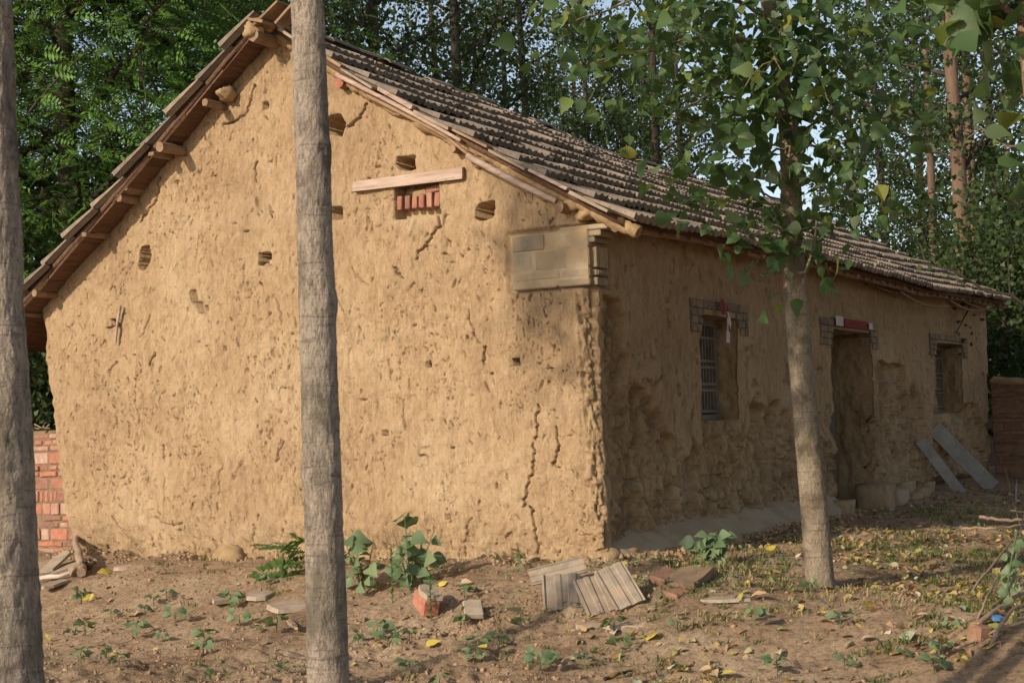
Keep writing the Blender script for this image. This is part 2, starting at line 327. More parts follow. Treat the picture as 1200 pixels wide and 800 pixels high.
# ------------------------------------------------------------------ ground
def gz0(X, Y):
    qx = X-O[0]; qy = Y-O[1]
    lx = qx*ex[0]+qy*ex[1]; ly = qx*ey[0]+qy*ey[1]
    za = -0.42*ss(-lx/2.6)-0.15*ss((-lx-2.6)/5)
    zf = -0.05-0.25*ss((-ly-0.4)/3.5)-0.27*ss((8.5-Y)/3)
    wa = ss((-lx+0.25-np.maximum(-ly, 0)*0.25)/0.9)
    z = wa*za+(1-wa)*zf
    # soft earth bank along the walls
    dg = np.where((ly > -0.1), np.maximum(-lx, 0), 9.); z = z+(0.012+.035*vn(ly*2.1, 0, 0, 55)+.025*vn(ly*6, 1, 0, 56))*np.exp(-(dg/0.30)**2)*ss((ly+.1)/.3)
    z = z+0.015*np.exp(-((lx-.1)/.35)**2-((ly+.12)/.28)**2)
    inx = ss((lx+0.15)/0.3)*(1-ss((lx-12.6)/0.4))
    ap = inx*np.exp(-(np.maximum(-ly, 0)/0.34)**2)*(0.03*ss((5.4-lx)/.3+.2)+0.10*ss((lx-6.9)/.4))
    door = np.exp(-((lx-6.1)/.8)**4)
    z = z+np.where(ly < 0.6, ap*(1-door), 0)
    return z, lx, ly
def gz_fine(X, Y):
    z, lx, ly = gz0(X, Y)
    apron = ss(1-np.maximum(-ly, 0)/0.5)*ss((lx+.1)/.3)*ss((ly+1)/.5)
    r = 1-0.75*apron
    cl = ss((10.9-Y+0.12*X)/1.2)*ss((1.2-X)/1.5)*0.75+0.25             # tilled earth in the foreground
    z = z+0.045*fbm(X*1.1, Y*1.1, 0, 3, 3)*r + 0.014*fbm(X*4.2, Y*4.2, 0, 5, 3)*r
    cz = fbm(X*13, Y*13, 0, 9, 3); z = z+cl*r*(0.022*cz+0.034*np.maximum(vn(X*9.5, Y*9.5, 0, 31), 0)**2)+0.004*fbm(X*30, Y*30, 0, 19, 2)*r
    return z
def gz(X, Y): return float(gz_fine(np.array([X], float), np.array([Y], float))[0])
def axis(segs):
    out = [segs[0][0]]
    for a, b, st in segs:
        n = max(1, int(round((b-a)/st))); out += list(np.linspace(a, b, n+1)[1:])
    return np.array(out)
gx = axis([(-600, -60, 90), (-60, -12, 6), (-12, -3.7, 0.35), (-3.7, 4.6, 0.0215), (4.6, 8, 0.06), (8, 20, 0.6), (20, 60, 8), (60, 600, 90)])
gy = axis([(-400, -20, 60), (-20, 2, 2.5), (2, 8, 0.3), (8, 12.6, 0.020), (12.6, 16, 0.03), (16, 24, 0.08), (24, 60, 1.5), (60, 1500, 120)])
GX, GY = np.meshgrid(gx, gy)
GZ = gz_fine(GX, GY)
part('ground', np.stack([GX, GY, GZ], -1).reshape(-1, 3), grid_faces(len(gy), len(gx)), SOIL, None, True, 'structure')
def at(x, y):                                  # where the sight line meets the ground
    d = ray(x, y); t = np.arange(6.0, 26.0, 0.02); p = CAM[None]+d[None]*t[:, None]
    i = int(np.argmax(p[:, 2] < gz0(p[:, 0], p[:, 1])[0])); p = p[i]
    return np.array([p[0], p[1], gz(p[0], p[1])])

# ------------------------------------------------------------------ the house
house = thing('mud_house', 'old straw mud farmhouse with tiled roof standing behind the poplar trunks', 'house', O, math.pi/2-TH)
W = 5.70; LEN = 12.75; RY = 2.88
def ze(x): return interp(x, [-.2, 1.5, 4, 8, 12.5, 13.5], [2.43, 2.47, 2.51, 2.48, 2.57, 2.58])
def zr(x): return interp(x, [-.4, 0, 1.5, 3.7, 4.8, 6, 8, 10.5, 13.5], [4.47, 4.46, 4.40, 4.34, 4.27, 4.21, 4.25, 4.24, 4.32])
EY, BY = -0.40, 6.25
def roof_front(x, q):                          # q 0 at the eave, 1 at the ridge; top of the deck
    y = EY+(RY-EY)*q
    z = ze(x)+(zr(x)-ze(x))*q-0.05*np.sin(math.pi*q)+0.018*vn(np.asarray(x)*0.7, np.asarray(q)*3, 0, 41)
    return y, z-0.045
def zb(x): return 1.92+0.0*np.asarray(x)
def roof_back(x, q):
    y = BY+(RY-BY)*q
    z = zb(x)+(zr(x)-zb(x))*q-0.03*np.sin(math.pi*q)
    return y, z-0.045
def roof_z(x, y):
    q = (np.asarray(y)-EY)/(RY-EY); qb = (np.asarray(y)-BY)/(RY-BY)
    return np.where(np.asarray(y) < RY, roof_front(x, q)[1], roof_back(x, qb)[1])

# --- the wall, one sheet round the plan
cols = []      # (base x, base y, normal, s, tag)
s = 0.0
def add_cols(p0, p1, n, st, tagv):
    global s
    ts = np.linspace(0, 1, max(2, int(round(math.hypot(p1[0]-p0[0], p1[1]-p0[1])/st))), endpoint=False)
    for t in ts:
        cols.append((p0[0]+(p1[0]-p0[0])*t, p0[1]+(p1[1]-p0[1])*t, n[0], n[1], tagv, t))
def add_arc(cx, cy, r, a0, a1, n, tagv):
    for t in np.linspace(0, 1, n, endpoint=False):
        a = a0+(a1-a0)*t; cols.append((cx+r*math.cos(a), cy+r*math.sin(a), math.cos(a), math.sin(a), tagv, t))
r1 = 0.07
add_cols((LEN, W), (0.5, W), (0, 1), 0.4, 0)
add_cols((0.5, W), (r1, W), (0, 1), 0.03, 0)
add_arc(r1, W-r1, r1, math.pi/2, math.pi, 10, 1)
add_cols((0, W-r1), (0, r1), (-1, 0), 0.0075, 2)
add_arc(r1, r1, r1, math.pi, 1.5*math.pi, 12, 3)
add_cols((r1, 0), (3.2, 0), (0, -1), 0.0125, 4)
add_cols((3.2, 0), (7.5, 0), (0, -1), 0.025, 4)
add_cols((7.5, 0), (LEN-r1, 0), (0, -1), 0.042, 4)
add_arc(LEN-r1, r1, r1, 1.5*math.pi, 2*math.pi, 8, 5)
add_cols((LEN, r1), (LEN, W), (1, 0), 0.3, 6)
cols.append((LEN, W, 0, 1, 0, 0))
Cc = np.array(cols); bx, by, nx, ny, tg = Cc[:, 0], Cc[:, 1], Cc[:, 2], Cc[:, 3], Cc[:, 4]
sc_ = np.concatenate([[0], np.cumsum(np.hypot(np.diff(bx), np.diff(by)))])
NR = 440; ZB = -0.35
ztop = roof_z(np.clip(bx, 0, LEN), np.clip(by, 0, W))-0.055
tr = np.linspace(0, 1, NR)[:, None]
Z = ZB+(ztop[None]-ZB)*tr; S = np.broadcast_to(sc_[None], Z.shape)
isg = ((tg == 2)).astype(float)[None]; front = np.isin(tg, (3, 4, 5)).astype(float)[None]
XB = np.broadcast_to(bx[None], Z.shape).copy(); YB = np.broadcast_to(by[None], Z.shape).copy()
# the gable leans: its left edge is worn back towards the base
wl = ss((YB-0.3)/(W-0.3))
yl = interp(Z, [-.4, 0.06, 0.35, 0.8, 1.22, 1.8, 2.36, 5], [-.52, -.42, -.27, -.20, -.14, -.07, 0, 0])+0.02*vn(Z*5, 0, 0, 77)+0.012*vn(Z*17, 0, 0, 78)
YB += np.where(np.isin(tg, (0, 1, 2))[None], wl*yl, 0)
wc = (1-ss(YB/0.8))*np.isin(tg, (2, 3))[None]*(1-ss(XB/.3)); YB += wc*0.06*ss(Z/2)
D = 0.022*fbm(S/1.3, Z/1.3, 0, 1, 3)+0.004*fbm(S/0.24, Z/0.28, 0, 2, 3)
fineg = 0.0035*fbm(S/0.055, Z/0.085, 0, 4, 3)-0.008*np.maximum(fbm(S/0.035, Z/0.07, 0, 6, 2)-0.55, 0)
D = D+fineg
low = ss((0.5-Z)/0.5)
D += isg*(-0.05*ss((0.30-Z)/0.35)*(0.6+0.6*vn(S/0.3, Z/0.3, 0, 8))+low*0.014*fbm(S/0.09, Z/0.09, 0, 12, 3))
# front: smooth render above, eroded rough mud below and by the near corner
clus = ss(0.12+1.5*fbm(S/0.38, Z/0.45, 0, 33, 3)+0.30*ss((1.7-Z)/1.7)); edge_ = ss((YB-.0)/.07)
cv = fbm(S/0.014+2.2*vn(S/.06, Z/.09, 0, 36), Z/0.034+1.6*vn(S/.05, Z/.06, 0, 46), 0, 34, 2); D += isg*edge_*(-0.036*ss((cv-1.22+.42*clus)/0.10)-0.005*clus*np.abs(fbm(S/0.03, Z/0.05, 0, 35, 2))+.0022*fbm(S/.015, Z/.04, 0, 43, 2))
flake = fbm(S/0.16, Z/0.2, 0, 37, 3); D += isg*0.005*(ss((flake-.35)/.06)+ss((flake+.5)/.06))
xf = XB
er = 0.55*fbm(S/0.55, Z/0.5, 0, 21, 3)+1.15*(0.95-Z)+0.9*ss((0.75-xf)/0.6)*ss((2.0-Z)/.1)+0.5*ss((xf-7.0)/.4)*ss((9.2-xf)/.5)*ss((1.65-Z)/.1)
er += 0.35*ss((1.9-xf)/.9)*ss((1.9-Z)/.3)
arc = np.where(tg == 3, Cc[:, 5], 1.0)[None]*np.ones_like(Z); E = ss(er/0.22+0.5)*front*ss(arc)
far_ = ss((xf-.05)/.25)
D += -0.055*E*far_+E*(0.030*fbm(S/0.16, Z/0.34, 0, 23, 3)*(.35+.65*far_)+0.024*(.2+.8*far_)*fbm(S/0.035, Z/0.09, 0, 24, 3)-0.030*np.abs(fbm(S/0.07, Z/0.2, 0, 25, 3))*(.4+.6*far_)-.03*ss((fbm(S/.028, Z/.05, 0, 44, 2)-.55)/.15)*far_-.075*far_*ss((fbm(S/.075, Z/.55, 0, 45, 3)-.15)/.30))
gr = fbm(S/0.30+.5*vn(Z/.3, 0, 0, 38), Z/0.75, 0, 39, 4); D += front*far_*(-0.05*ss((.10-np.abs(gr))/.10)*ss((1.75-Z)/.4)+.008*fbm(S/.05, Z/.09, 0, 40, 2))
chp = fbm(S/0.06, Z/0.10, 0, 42, 2); D += front*far_*(-0.03*ss((chp-.75+.3*E)/.15))
lip = 0.03+0.11*np.clip(xf, 0, 1.2)/1.2+0.05*vn(S/0.35, 0, 0, 26)
D += front*far_*(-0.16*ss((lip-Z)/0.10))
D += front*0.03*ss((1.0-Z)/0.5)*(1-0.6*ss((lip-Z)/.1))
cn = np.isin(tg, (2, 3, 4))[None]*np.exp(-((np.where(tg[None] == 2, YB, 0)+np.where(tg[None] == 4, XB, 0))/.10)**2)*ss((2.0-Z)/.1)
D += cn*(-.030*np.abs(fbm(S/.045, Z/.075, 0, 71, 3))-.035*ss((fbm(S/.08, Z/.11, 0, 72, 2)-.35)/.25)+.012*fbm(S/.25, Z/.22, 0, 73, 2))
# vertical run-off grooves
D += front*(-0.02*np.maximum(vn(S/0.12, Z/1.1, 0, 27)-0.2, 0))
# chips in the render
NC = len(cols)
gcols = np.where(tg == 2)[0]
def stamp(ci, zc, w, h, depth, tilt=0.0, p=2):
    k = max(2, int(w*2.5/0.0068)); i0, i1 = max(0, ci-k), min(NC, ci+k+1)
    zz = Z[:, ci]; j0 = np.searchsorted(zz, zc-h*2.2); j1 = np.searchsorted(zz, zc+h*2.2)
    if j1-j0 < 2: return
    u = (S[j0:j1, i0:i1]-sc_[ci]); v = Z[j0:j1, i0:i1]-zc
    u = u+tilt*v+(0.35*w*vn(v/(h*0.6), 0, 0, ci) if p < 4 else .34*w*vn(u/.09, v/.09, 0, ci)); v = v if p < 4 else v+.34*h*vn(u/.09+9, v/.09, 0, ci)
    g = np.clip(1.25-((np.abs(u)/w)**p+(np.abs(v)/h)**p), 0, 1)
    D[j0:j1, i0:i1] -= depth*(ss(g) if p < 4 else ss(g*4))
r2 = np.random.default_rng(5)
for _ in range(700):
    ci = int(r2.choice(gcols)); zt = ztop[ci]
    zc = zt*r2.random()**1.25; big = r2.random() < 0.10
    w = r2.uniform(0.004, 0.008)*(1.5 if big else 1); h = r2.uniform(0.010, 0.032)*(1.5 if big else 1)
    if r2.random() < 0.18: w, h = h, w*0.8
    stamp(ci, zc, w, h, r2.uniform(0.015, 0.04)*(1.4 if big else 1), r2.uniform(-.8, .8))
# cracks and holes measured on the gable
def ci_at(y): return int(gcols[np.argmin(np.abs(by[gcols]-y))])
def crack(pts, width=0.0052, depth=0.10, raw=False):
    L = [np.array(p) if raw else gab(*p)[1:] for p in pts]
    q = []
    for a, b in zip(L[:-1], L[1:]):
        n = max(2, int(np.hypot(*(b-a))/0.02))
        for t in np.linspace(0, 1, n, endpoint=False): q.append(a+(b-a)*t)
    q = np.array(q); q[:, 0] += 0.020*vn(np.arange(len(q))*1.1, 3, 0, len(q)); q[:, 1] += 0.01*vn(np.arange(len(q))*0.8, 9, 0, len(q))
    y0, y1 = q[:, 0].min()-.05, q[:, 0].max()+.05
    cs = gcols[(by[gcols] > y0) & (by[gcols] < y1)]
    if len(cs) < 2: return
    z0, z1 = q[:, 1].min()-.05, q[:, 1].max()+.05
    rows = np.where((Z[:, cs].max(1) > z0) & (Z[:, cs].min(1) < z1))[0]
    if len(rows) < 2: return
    sl_ = np.ix_(rows, cs); zz = Z[sl_]; yy = np.broadcast_to(by[cs][None], zz.shape); dd = np.full(zz.shape, 9.)
    for a, b in zip(q[:-1], q[1:]):
        ab = b-a; t = np.clip(((yy-a[0])*ab[0]+(zz-a[1])*ab[1])/(ab@ab+1e-9), 0, 1)
        dd = np.minimum(dd, np.hypot(yy-a[0]-t*ab[0], zz-a[1]-t*ab[1]))
    D[sl_] -= depth*np.exp(-(dd/width)**2)
for p in ([(299, 100), (296, 118), (289, 134), (270, 145), (259, 146)], [(187, 208), (183, 234), (166, 254), (161, 263)],
          [(515, 245), (514, 265), (501, 285), (490, 295), (489, 308)], [(628, 520), (624, 552), (615, 580), (611, 597)],
          [(655, 500), (657, 522), (649, 549)], [(622, 595), (627, 652)], [(299, 190), (298, 216)], [(131, 380), (118, 385)],
          [(633, 475), (629, 520)], [(407, 150), (420, 140), (432, 120)],
          [(567, 405), (566, 430)], [(170, 430), (176, 412)], [(460, 312), (475, 328)]):
    crack(p)
for _ in range(26):          # hairline cracks all over the render
    y0, z0 = r2.uniform(.15, 5.3), r2.uniform(.1, 3.6)**1.0
    if z0 > 4.1-1.75*abs(y0-2.88)*.42-.35*abs(y0-2.88): continue
    a = r2.normal(0, .5); n_ = int(r2.integers(3, 6)); P_ = [(y0, z0)]
    for _k in range(n_): a += r2.normal(0, .3); l_ = r2.uniform(.03, .09); P_.append((P_[-1][0]+math.sin(a)*l_, P_[-1][1]-math.cos(a)*l_))
    crack(P_, .0045, r2.uniform(.02, .05), True)
def hole(px, py, w, h, depth, p=4):
    g = gab(px, py); sc = 140.
    stamp(ci_at(g[1]), g[2], w/sc*0.52*1.15, h/sc*0.50, depth*2.6, 0, p+2)
for a in ((166, 301, 15, 25, .22), (313, 303, 17, 15, .14), (227, 348, 9, 15, .07), (231, 360, 9, 12, .10), (392, 147, 19, 23, .24), (477, 191, 20, 15, .16),
          (570, 247, 18, 17, .20), (396, 250, 14, 14, .16), (312, 124, 7, 8, .06), (128, 377, 8, 7, .07), (239, 361, 4, 6, .05), (500, 427, 6, 6, .06),
          (606, 424, 8, 8, .07), (258, 408, 4, 5, .05), (448, 508, 7, 6, .05), (520, 605, 7, 6, .03)):
    hole(*a)
# brick-filled vent recess
g0, g1 = gab(463, 217), gab(515, 251)
mrec = isg*ss((g0[1]+.01-YB)/0.02)*ss((YB-g1[1]+.01)/0.02)*ss((Z-g1[2]+.01)/0.02)*ss((g0[2]+.03-Z)/0.02)
D -= mrec*0.13
seat = ss((0.74-YB)/.05)*np.isin(tg, (2, 3, 4))[None]*ss((.28-XB)/.05)*ss((Z-1.97)/.03)*ss((2.47-Z)/.04)
D = D*(1-seat)-.012*seat
for x0, x1 in ((1.72, 3.26), (5.05, 7.35), (9.40, 11.62)):
    m_ = front*ss((XB-x0+.05)/.05)*ss((x1+.05-XB)/.05)*ss((Z-1.72)/.06)*ss((2.06-Z)/.05); D = D*(1-m_)-.004*m_
Vx = XB+D*nx[None]; Vy = YB+D*ny[None]
# openings in the front wall
fcol = np.where(tg == 4)[0]
OPEN = dict(w1=(2.02, 2.86, 0.98, 1.885), door=(5.52, 6.93, -0.30, 1.90), w2=(9.78, 11.25, 0.98, 1.90))
quads = grid_faces(NR, NC).reshape(NR-1, NC-1, 4); keep = np.ones((NR-1, NC-1), bool); reveals = []
V0 = np.stack([Vx, Vy, Z], -1)
for k, (x0, x1, z0, z1) in OPEN.items():
    i0 = int(fcol[np.argmin(np.abs(bx[fcol]-x0))]); i1 = int(fcol[np.argmin(np.abs(bx[fcol]-x1))])
    zz = Z[:, (i0+i1)//2]; j0 = max(0, int(np.argmin(np.abs(zz-z0)))); j1 = int(np.argmin(np.abs(zz-z1)))
    keep[j0:j1, i0:i1] = False
    loop = [(j, i0) for j in range(j0, j1)]+[(j1, i) for i in range(i0, i1)]+[(j, i1) for j in range(j1, j0, -1)]+[(j0, i) for i in range(i1, i0, -1)]
    idx = np.array([j*NC+i for j, i in loop]); reveals.append(idx)
Vw = V0.reshape(-1, 3); Fq = quads[keep].reshape(-1, 4); extraV, extraF = [], []; nb = len(Vw)
for idx in reveals:
    prev = idx; base = Vw[idx]; m = base.mean(0)
    for k in range(1, 27):
        dpt = 0.52*k/26
        p = base.copy(); p[:, 1] = p[:, 1]*(1-k/26)+dpt
        out = (p-m); out[:, 1] = 0; out /= np.linalg.norm(out, axis=1)[:, None]+1e-9
        p += out*(0.022*fbm(p[:, 0]*6+p[:, 1]*6, p[:, 2]*6, p[:, 1]*9, 51, 4)*min(1, k/5))[:, None]
        cur = np.arange(nb, nb+len(idx)); nb += len(idx); extraV.append(p)
        extraF.append(np.stack([prev, np.roll(prev, -1), np.roll(cur, -1), cur], -1)); prev = cur
Vw = np.concatenate([Vw]+extraV); Fq = np.concatenate([Fq]+extraF)
part('mud_wall', Vw, Fq[:, ::-1], MUD, house, True)

# --- roof
roof = None
def slab_strip(fn, x0, x1, nx_, q0, q1, nq, th):
    xs = np.linspace(x0, x1, nx_); qs = np.linspace(q0, q1, nq); X, Q = np.meshgrid(xs, qs); Y, Zz = fn(X, Q)
    top = np.stack([X, Y, Zz], -1).reshape(-1, 3); bot = top-np.array([0, 0, th]); f = grid_faces(nq, nx_); n = len(top)
    a = np.arange(n).reshape(nq, nx_); ring = np.concatenate([a[0, :-1], a[:-1, -1], a[-1, :0:-1], a[:0:-1, 0]])
    side = np.stack([ring, ring+n, np.roll(ring, -1)+n, np.roll(ring, -1)], -1)
    return np.concatenate([top, bot]), np.concatenate([f, f[:, ::-1]+n, side])
XR0, XR1 = -0.25, 13.3
dk = merge([slab_strip(roof_front, -0.10, XR1-.1, 60, 0.03, 1.0, 14, 0.05), slab_strip(roof_back, XR0+.03, XR1-.1, 50, 0.02, 1.0, 14, 0.05)])
roof = part('roof', *dk, REED, house)
TW, TL, NCOURSE = 0.212, 0.44, 10
def tile_mesh(seed):
    r = np.random.default_rng(seed); n = 17
    u = np.linspace(-.5, .5, n)*TW*1.02; prof = 0.010*np.cos(u/TW*4*math.pi)+0.003*r.normal(0, .5, n)
    prof[[0, -1]] -= 0.004
    ls = [0, 0.5, 1.0]; V = []
    for l in ls:
        for a, b in zip(u, prof): V.append((a+r.normal(0, .0006), l*TL, b*(1-.55*min(1, l*2))+0.012+0.004*math.sin(l*3+seed)))
    for a, b in zip(u, prof): V.append((a, 0.004, b*1.3-0.032))           # lower lip of the butt
    for a, b in zip(u, prof): V.append((a, TL, b-0.004))
    Fc = grid_faces(3, n).tolist()
    for i in range(n-1): Fc.append([3*n+i, 3*n+i+1, i+1, i])
    for i in range(n-1): Fc.append([4*n+i, 4*n+i+1, 3*n+i+1, 3*n+i])
    Fc.append([0, n, 2*n, 4*n, 3*n]); Fc.append([3*n-1, 2*n-1, n-1, 4*n-1, 5*n-1][::1])
    return np.array(V), Fc
TM = [mesh_data('tile', *tile_mesh(k), TILE) for k in range(6)]
TV = [tile_mesh(k) for k in range(6)]
slots = []
rt_ = np.random.default_rng(21)
def tile_frame(fn, x, q, up_sign):
    e = 0.05
    p = np.array([x, *fn(x, q)]); px_ = np.array([x+e, *fn(x+e, q)])-p; dq = np.array([x, *fn(x, min(q+.08, 1))])-np.array([x, *fn(x, q-.02 if q > .02 else q)])
    a = nrm(px_)*up_sign; b = nrm(dq); c = nrm(np.cross(a, b)); b = np.cross(c, a); return p, a, b, c
NX = int((XR1-(-0.16))/TW)
for k in range(NCOURSE):
    for i in range(NX):
        x = -0.16+TW*(i+.5)+(0.05 if k % 2 else 0)+rt_.normal(0, .003)
        q = k/NCOURSE+0.013*vn(x*0.6, k*3.1, 0, 61)+0.005*vn(x*2.5, k*7.1, 0, 62)+0.004*rt_.normal()
        slots.append((x, q, 0, k))
for k in range(NCOURSE+1):
    for i in range(int((XR1-XR0)/TW)):
        x = XR0-.06+TW*(i+.5)+(0.05 if k % 2 else 0); q = k/(NCOURSE+1)+0.003*rt_.normal(); slots.append((x, q, 1, k))
def slot_M(sl):
    x, q, side, k = sl
    p, a, b, c = tile_frame(roof_back if side else roof_front, x, q, -1 if side else 1)
    tilt = 0.135+rt_.normal(0, .012); b2 = nrm(b*math.cos(tilt)-c*math.sin(tilt)); c2 = np.cross(a, b2)
    yaw = rt_.normal(0, .012); a3 = a*math.cos(yaw)+b2*math.sin(yaw); b3 = b2*math.cos(yaw)-a*math.sin(yaw)
    return np.stack([a3, b3, c2], 1), p+c*(0.068+rt_.normal(0, .004))
def slot_key(sl):
    x, q, side, k = sl
    if side: return 0 if x < XR0+TW else 99
    w = fromL((x, *roof_front(x, q))); return math.hypot(w[0], w[1])
order = sorted(range(len(slots)), key=lambda i: slot_key(slots[i]))
rest = []
for rank, si in enumerate(order):
    R3, p = slot_M(slots[si]); v = si % 6
    if rank < 300:
        obj('tile', TM[v], roof, Mrot(R3.T, p))
    else:
        rest.append((TV[v][0]@R3.T+p, TV[v][1]))
part('far_tiles', *merge(rest), TILE, roof, kind='stuff')
# ridge: dislodged half-round ridge pieces and mud bedding
xr = np.linspace(XR0+.02, XR1-.1, 150); rp = np.stack([xr, np.full_like(xr, RY)+0.012*vn(xr*2, 0, 0, 3), zr(xr)-0.065+0.012*vn(xr*3, 0, 0, 5)], -1)
part('ridge_bedding', *tube(rp, 0.052+0.012*vn(xr*4, 1, 0, 6), 9, 0.2, 3), MUD_LUMP, roof, True)
for i in range(32):
    x = -0.1+0.40*i+random.uniform(-.03, .03); 
    if i in (5, 9, 10, 17, 22, 23) : continue
    a = np.linspace(0.1, math.pi-.1, 7); L = 0.38; V = []
    for l in (0, 1):
        for rr in (0.088, 0.074):
            for t in a: V.append((L*l, rr*math.cos(t)*1.25, rr*math.sin(t)*0.75))
    Fc = []
    for t in range(6):
        Fc += [[t, t+1, 15+t, 14+t], [8+t, 7+t, 21+t, 22+t], [t, 7+t, 8+t, t+1], [14+t, 15+t, 22+t, 21+t]]
    Fc += [[0, 14, 21, 7], [6, 13, 27, 20]]
    dz = float(zr(x+.38)-zr(x))/.38; M = Matrix.Translation((x, RY+random.uniform(-.02, .02), float(zr(x))-0.045+random.uniform(-.006, .012)))@Matrix.Rotation(-math.atan(dz)+random.gauss(0, .03), 4, 'Y')@Matrix.Rotation(random.gauss(0, .04), 4, 'Z')
    obj('ridge_tile', mesh_data('ridge_tile', V, Fc, TILE), roof, M)
# purlin ends sticking out of the gable under the left slope, and the ridge pole
def log_part(name, p0, p1, r, mat=LOG, sides=12, nz=0.12, n=7):
    p0, p1 = np.asarray(p0, float), np.asarray(p1, float); t = np.linspace(0, 1, n)[:, None]
    rr = np.full(n, r); rr[0] *= 0.93
    return part(name, *tube(p0+(p1-p0)*t, rr, sides, nz, random.randint(0, 99)), mat, house, True)
for (px, py), r, xo in [((240, 120), .035, -.26), ((187, 172), .046, -.31), ((139, 222), .037, -.22), ((40, 332), .034, -.25)]:
    y, z = gab(px, py, xo)[1:]; z = min(z, float(roof_z(0, y))-0.055-r)
    log_part('purlin', (xo, y, z), (0.25, y, z+random.uniform(-.01, .01)), r)
for (px, py), r, xo in [((147, 213), .022, -.22), ((146, 208), .018, -.2), ((110, 255), .02, -.15)]:
    y, z = gab(px, py, xo)[1:]; z = min(z, float(roof_z(0, y))-0.055-r)
    log_part('batten_end', (xo, y, z), (0.2, y, z), r)
log_part('ridge_pole', (-0.31, RY-.02, float(zr(0))-0.20), (0.4, RY, float(zr(0))-0.19), .058, LOG)
def lump(c, s, seed, n=3, boxy=0.0):
    a, b = np.meshgrid(np.linspace(0, math.pi, 12), np.linspace(0, 2*math.pi, 18, endpoint=False), indexing='ij')
    d = np.stack([np.sin(a)*np.cos(b), np.sin(a)*np.sin(b), np.cos(a)], -1)
    rr = 1+0.32*fbm(d[..., 0]*1.6+seed, d[..., 1]*1.6, d[..., 2]*1.6, seed, n)
    if boxy: d = d/np.max(np.abs(d), axis=-1, keepdims=True)**boxy; rr = 1+.35*(rr-1)
    V = (d*rr[..., None]).reshape(-1, 3)*np.asarray(s)+np.asarray(c); i = np.arange(12*18).reshape(12, 18); j = np.roll(i, -1, 1)
    return V, np.stack([i[:-1], i[1:], j[1:], j[:-1]], -1).reshape(-1, 4)
y, z = gab(266, 110, -.08)[1:]; part('mud_lump', *lump((-.08, y, z), (.10, .06, .065), 3), MUD_LUMP, house, True)
part('mud_lump', *lump((-.27, RY-.0, float(zr(0))-0.15), (.08, .085, .07), 5), MUD_LUMP, house, True)
part('mud_lump', *lump((-.16, RY+.02, float(zr(0))-0.10), (.13, .11, .06), 8), MUD_LUMP, house, True)
# odd boards and tiles piled at the ridge end
for (px, py), L, tilt, off in [((318, 18), .30, .55, -.27), ((306, 26), .16, -.3, -.29), ((345, 12), .36, .62, -.22)]:
    y, z = gab(px, py, off)[1:]; v, f = box((0, 0, 0), (.16, L, .022), None, .003); R = np.array(Matrix.Rotation(-tilt, 3, 'X'))
    part('loose_ridge_slab', v@R.T+np.array((off, y, z)), f, WOOD, house)
# brown reed fascia boards under the left rake, between tile edge and purlins
for i in range(8):
    q0, q1 = 0.015+i*0.123, 0.015+(i+1)*0.123+0.01; d0 = 0.062+0.008*(i % 2); V = []
    for q in (q0, q1):
        yy, zz = roof_back(0, q)
        V += [(XR0+.02+random.uniform(-.01, .02), yy, zz-d0), (0.1, yy, zz-d0), (0.1, yy, zz-d0-.022), (XR0+.03, yy, zz-d0-.022)]
    part('sheathing_board', np.array(V)+rng.normal(0, .003, (8, 3)), [[0, 1, 5, 4], [1, 2, 6, 5], [2, 3, 7, 6], [3, 0, 4, 7], [0, 3, 2, 1], [4, 5, 6, 7]], REED, house)
for q in (0.42, 0.66, 0.16):
    yy, zz = roof_back(0, q); v, f = box((XR0/2+.02, yy, zz-.10), (.34, .05, .03), None, .004); part('cross_batten', v, f, LOG, house)
# right rake: bed of mud, pale edging slabs, long pole
xs = np.linspace(0.0, 1.0, 160); ymid, zmid = roof_front(0, xs)
ring = np.linspace(0, 2*math.pi, 14, endpoint=False)
path = np.stack([np.full_like(xs, -.02)-.02*vn(xs*9, 2, 0, 4), ymid, zmid-0.055-.02*vn(xs*14, 3, 0, 8)], -1)
part('rake_mud_bed', *tube(path, 0.055+0.02*vn(xs*22, 3, 0, 9), 14, 0.35, 5), MUD_LUMP, house, True)
for i in range(9):
    q0 = 0.05+i*0.102; L = 0.36; yy, zz = roof_front(0, q0); y2, z2 = roof_front(0, q0+.08); d = nrm((0, y2-yy, z2-zz))
    n = np.cross((1, 0, 0), d); c = np.array((-.11+random.uniform(-.02, .02), yy, zz))+n*(0.012+.012*(i % 2))+d*L/2
    yaw = random.gauss(0, .03); R = np.stack([(1, 0, 0), d+np.array((yaw, 0, 0)), n], 1); v, f = box((0, 0, 0), (random.uniform(.13, .18), L, .022), None, .004)
    part('rake_slab', v@R.T+c, f, [TILE_PALE, PINKWOOD, TILE_PALE, WOOD][i % 4], house)
def chain(pts, off, r, name, mat, n=14):
    P = np.array([(off, *gab(px, py, off)[1:]) for px, py in pts]); t = np.linspace(0, len(P)-1, n); Pi = np.stack([np.interp(t, range(len(P)), P[:, k]) for k in range(3)], -1)
    return part(name, *tube(Pi, np.linspace(r, r*.8, n), 8, .15, 4), mat, house, True)
chain([(548, 183), (600, 211), (652, 236)], -.13, .028, 'rake_pole', PINKWOOD)
chain([(395, 88), (470, 126), (540, 165)], -.15, .020, 'rake_pole', PINKWOOD)
chain([(430, 112), (520, 158), (560, 190)], -.11, .016, 'rake_pole', WOOD)
for (px, py), r, xo in [((655, 243), .042, -.16), ((530, 174), .032, -.10), ((397, 96), .05, -.1), ((468, 130), .04, -.08)]:
    y, z = gab(px, py, xo)[1:]; log_part('purlin', (xo, y, z), (0.3, y, z), r, WOOD if r < .045 else REDBRICK)
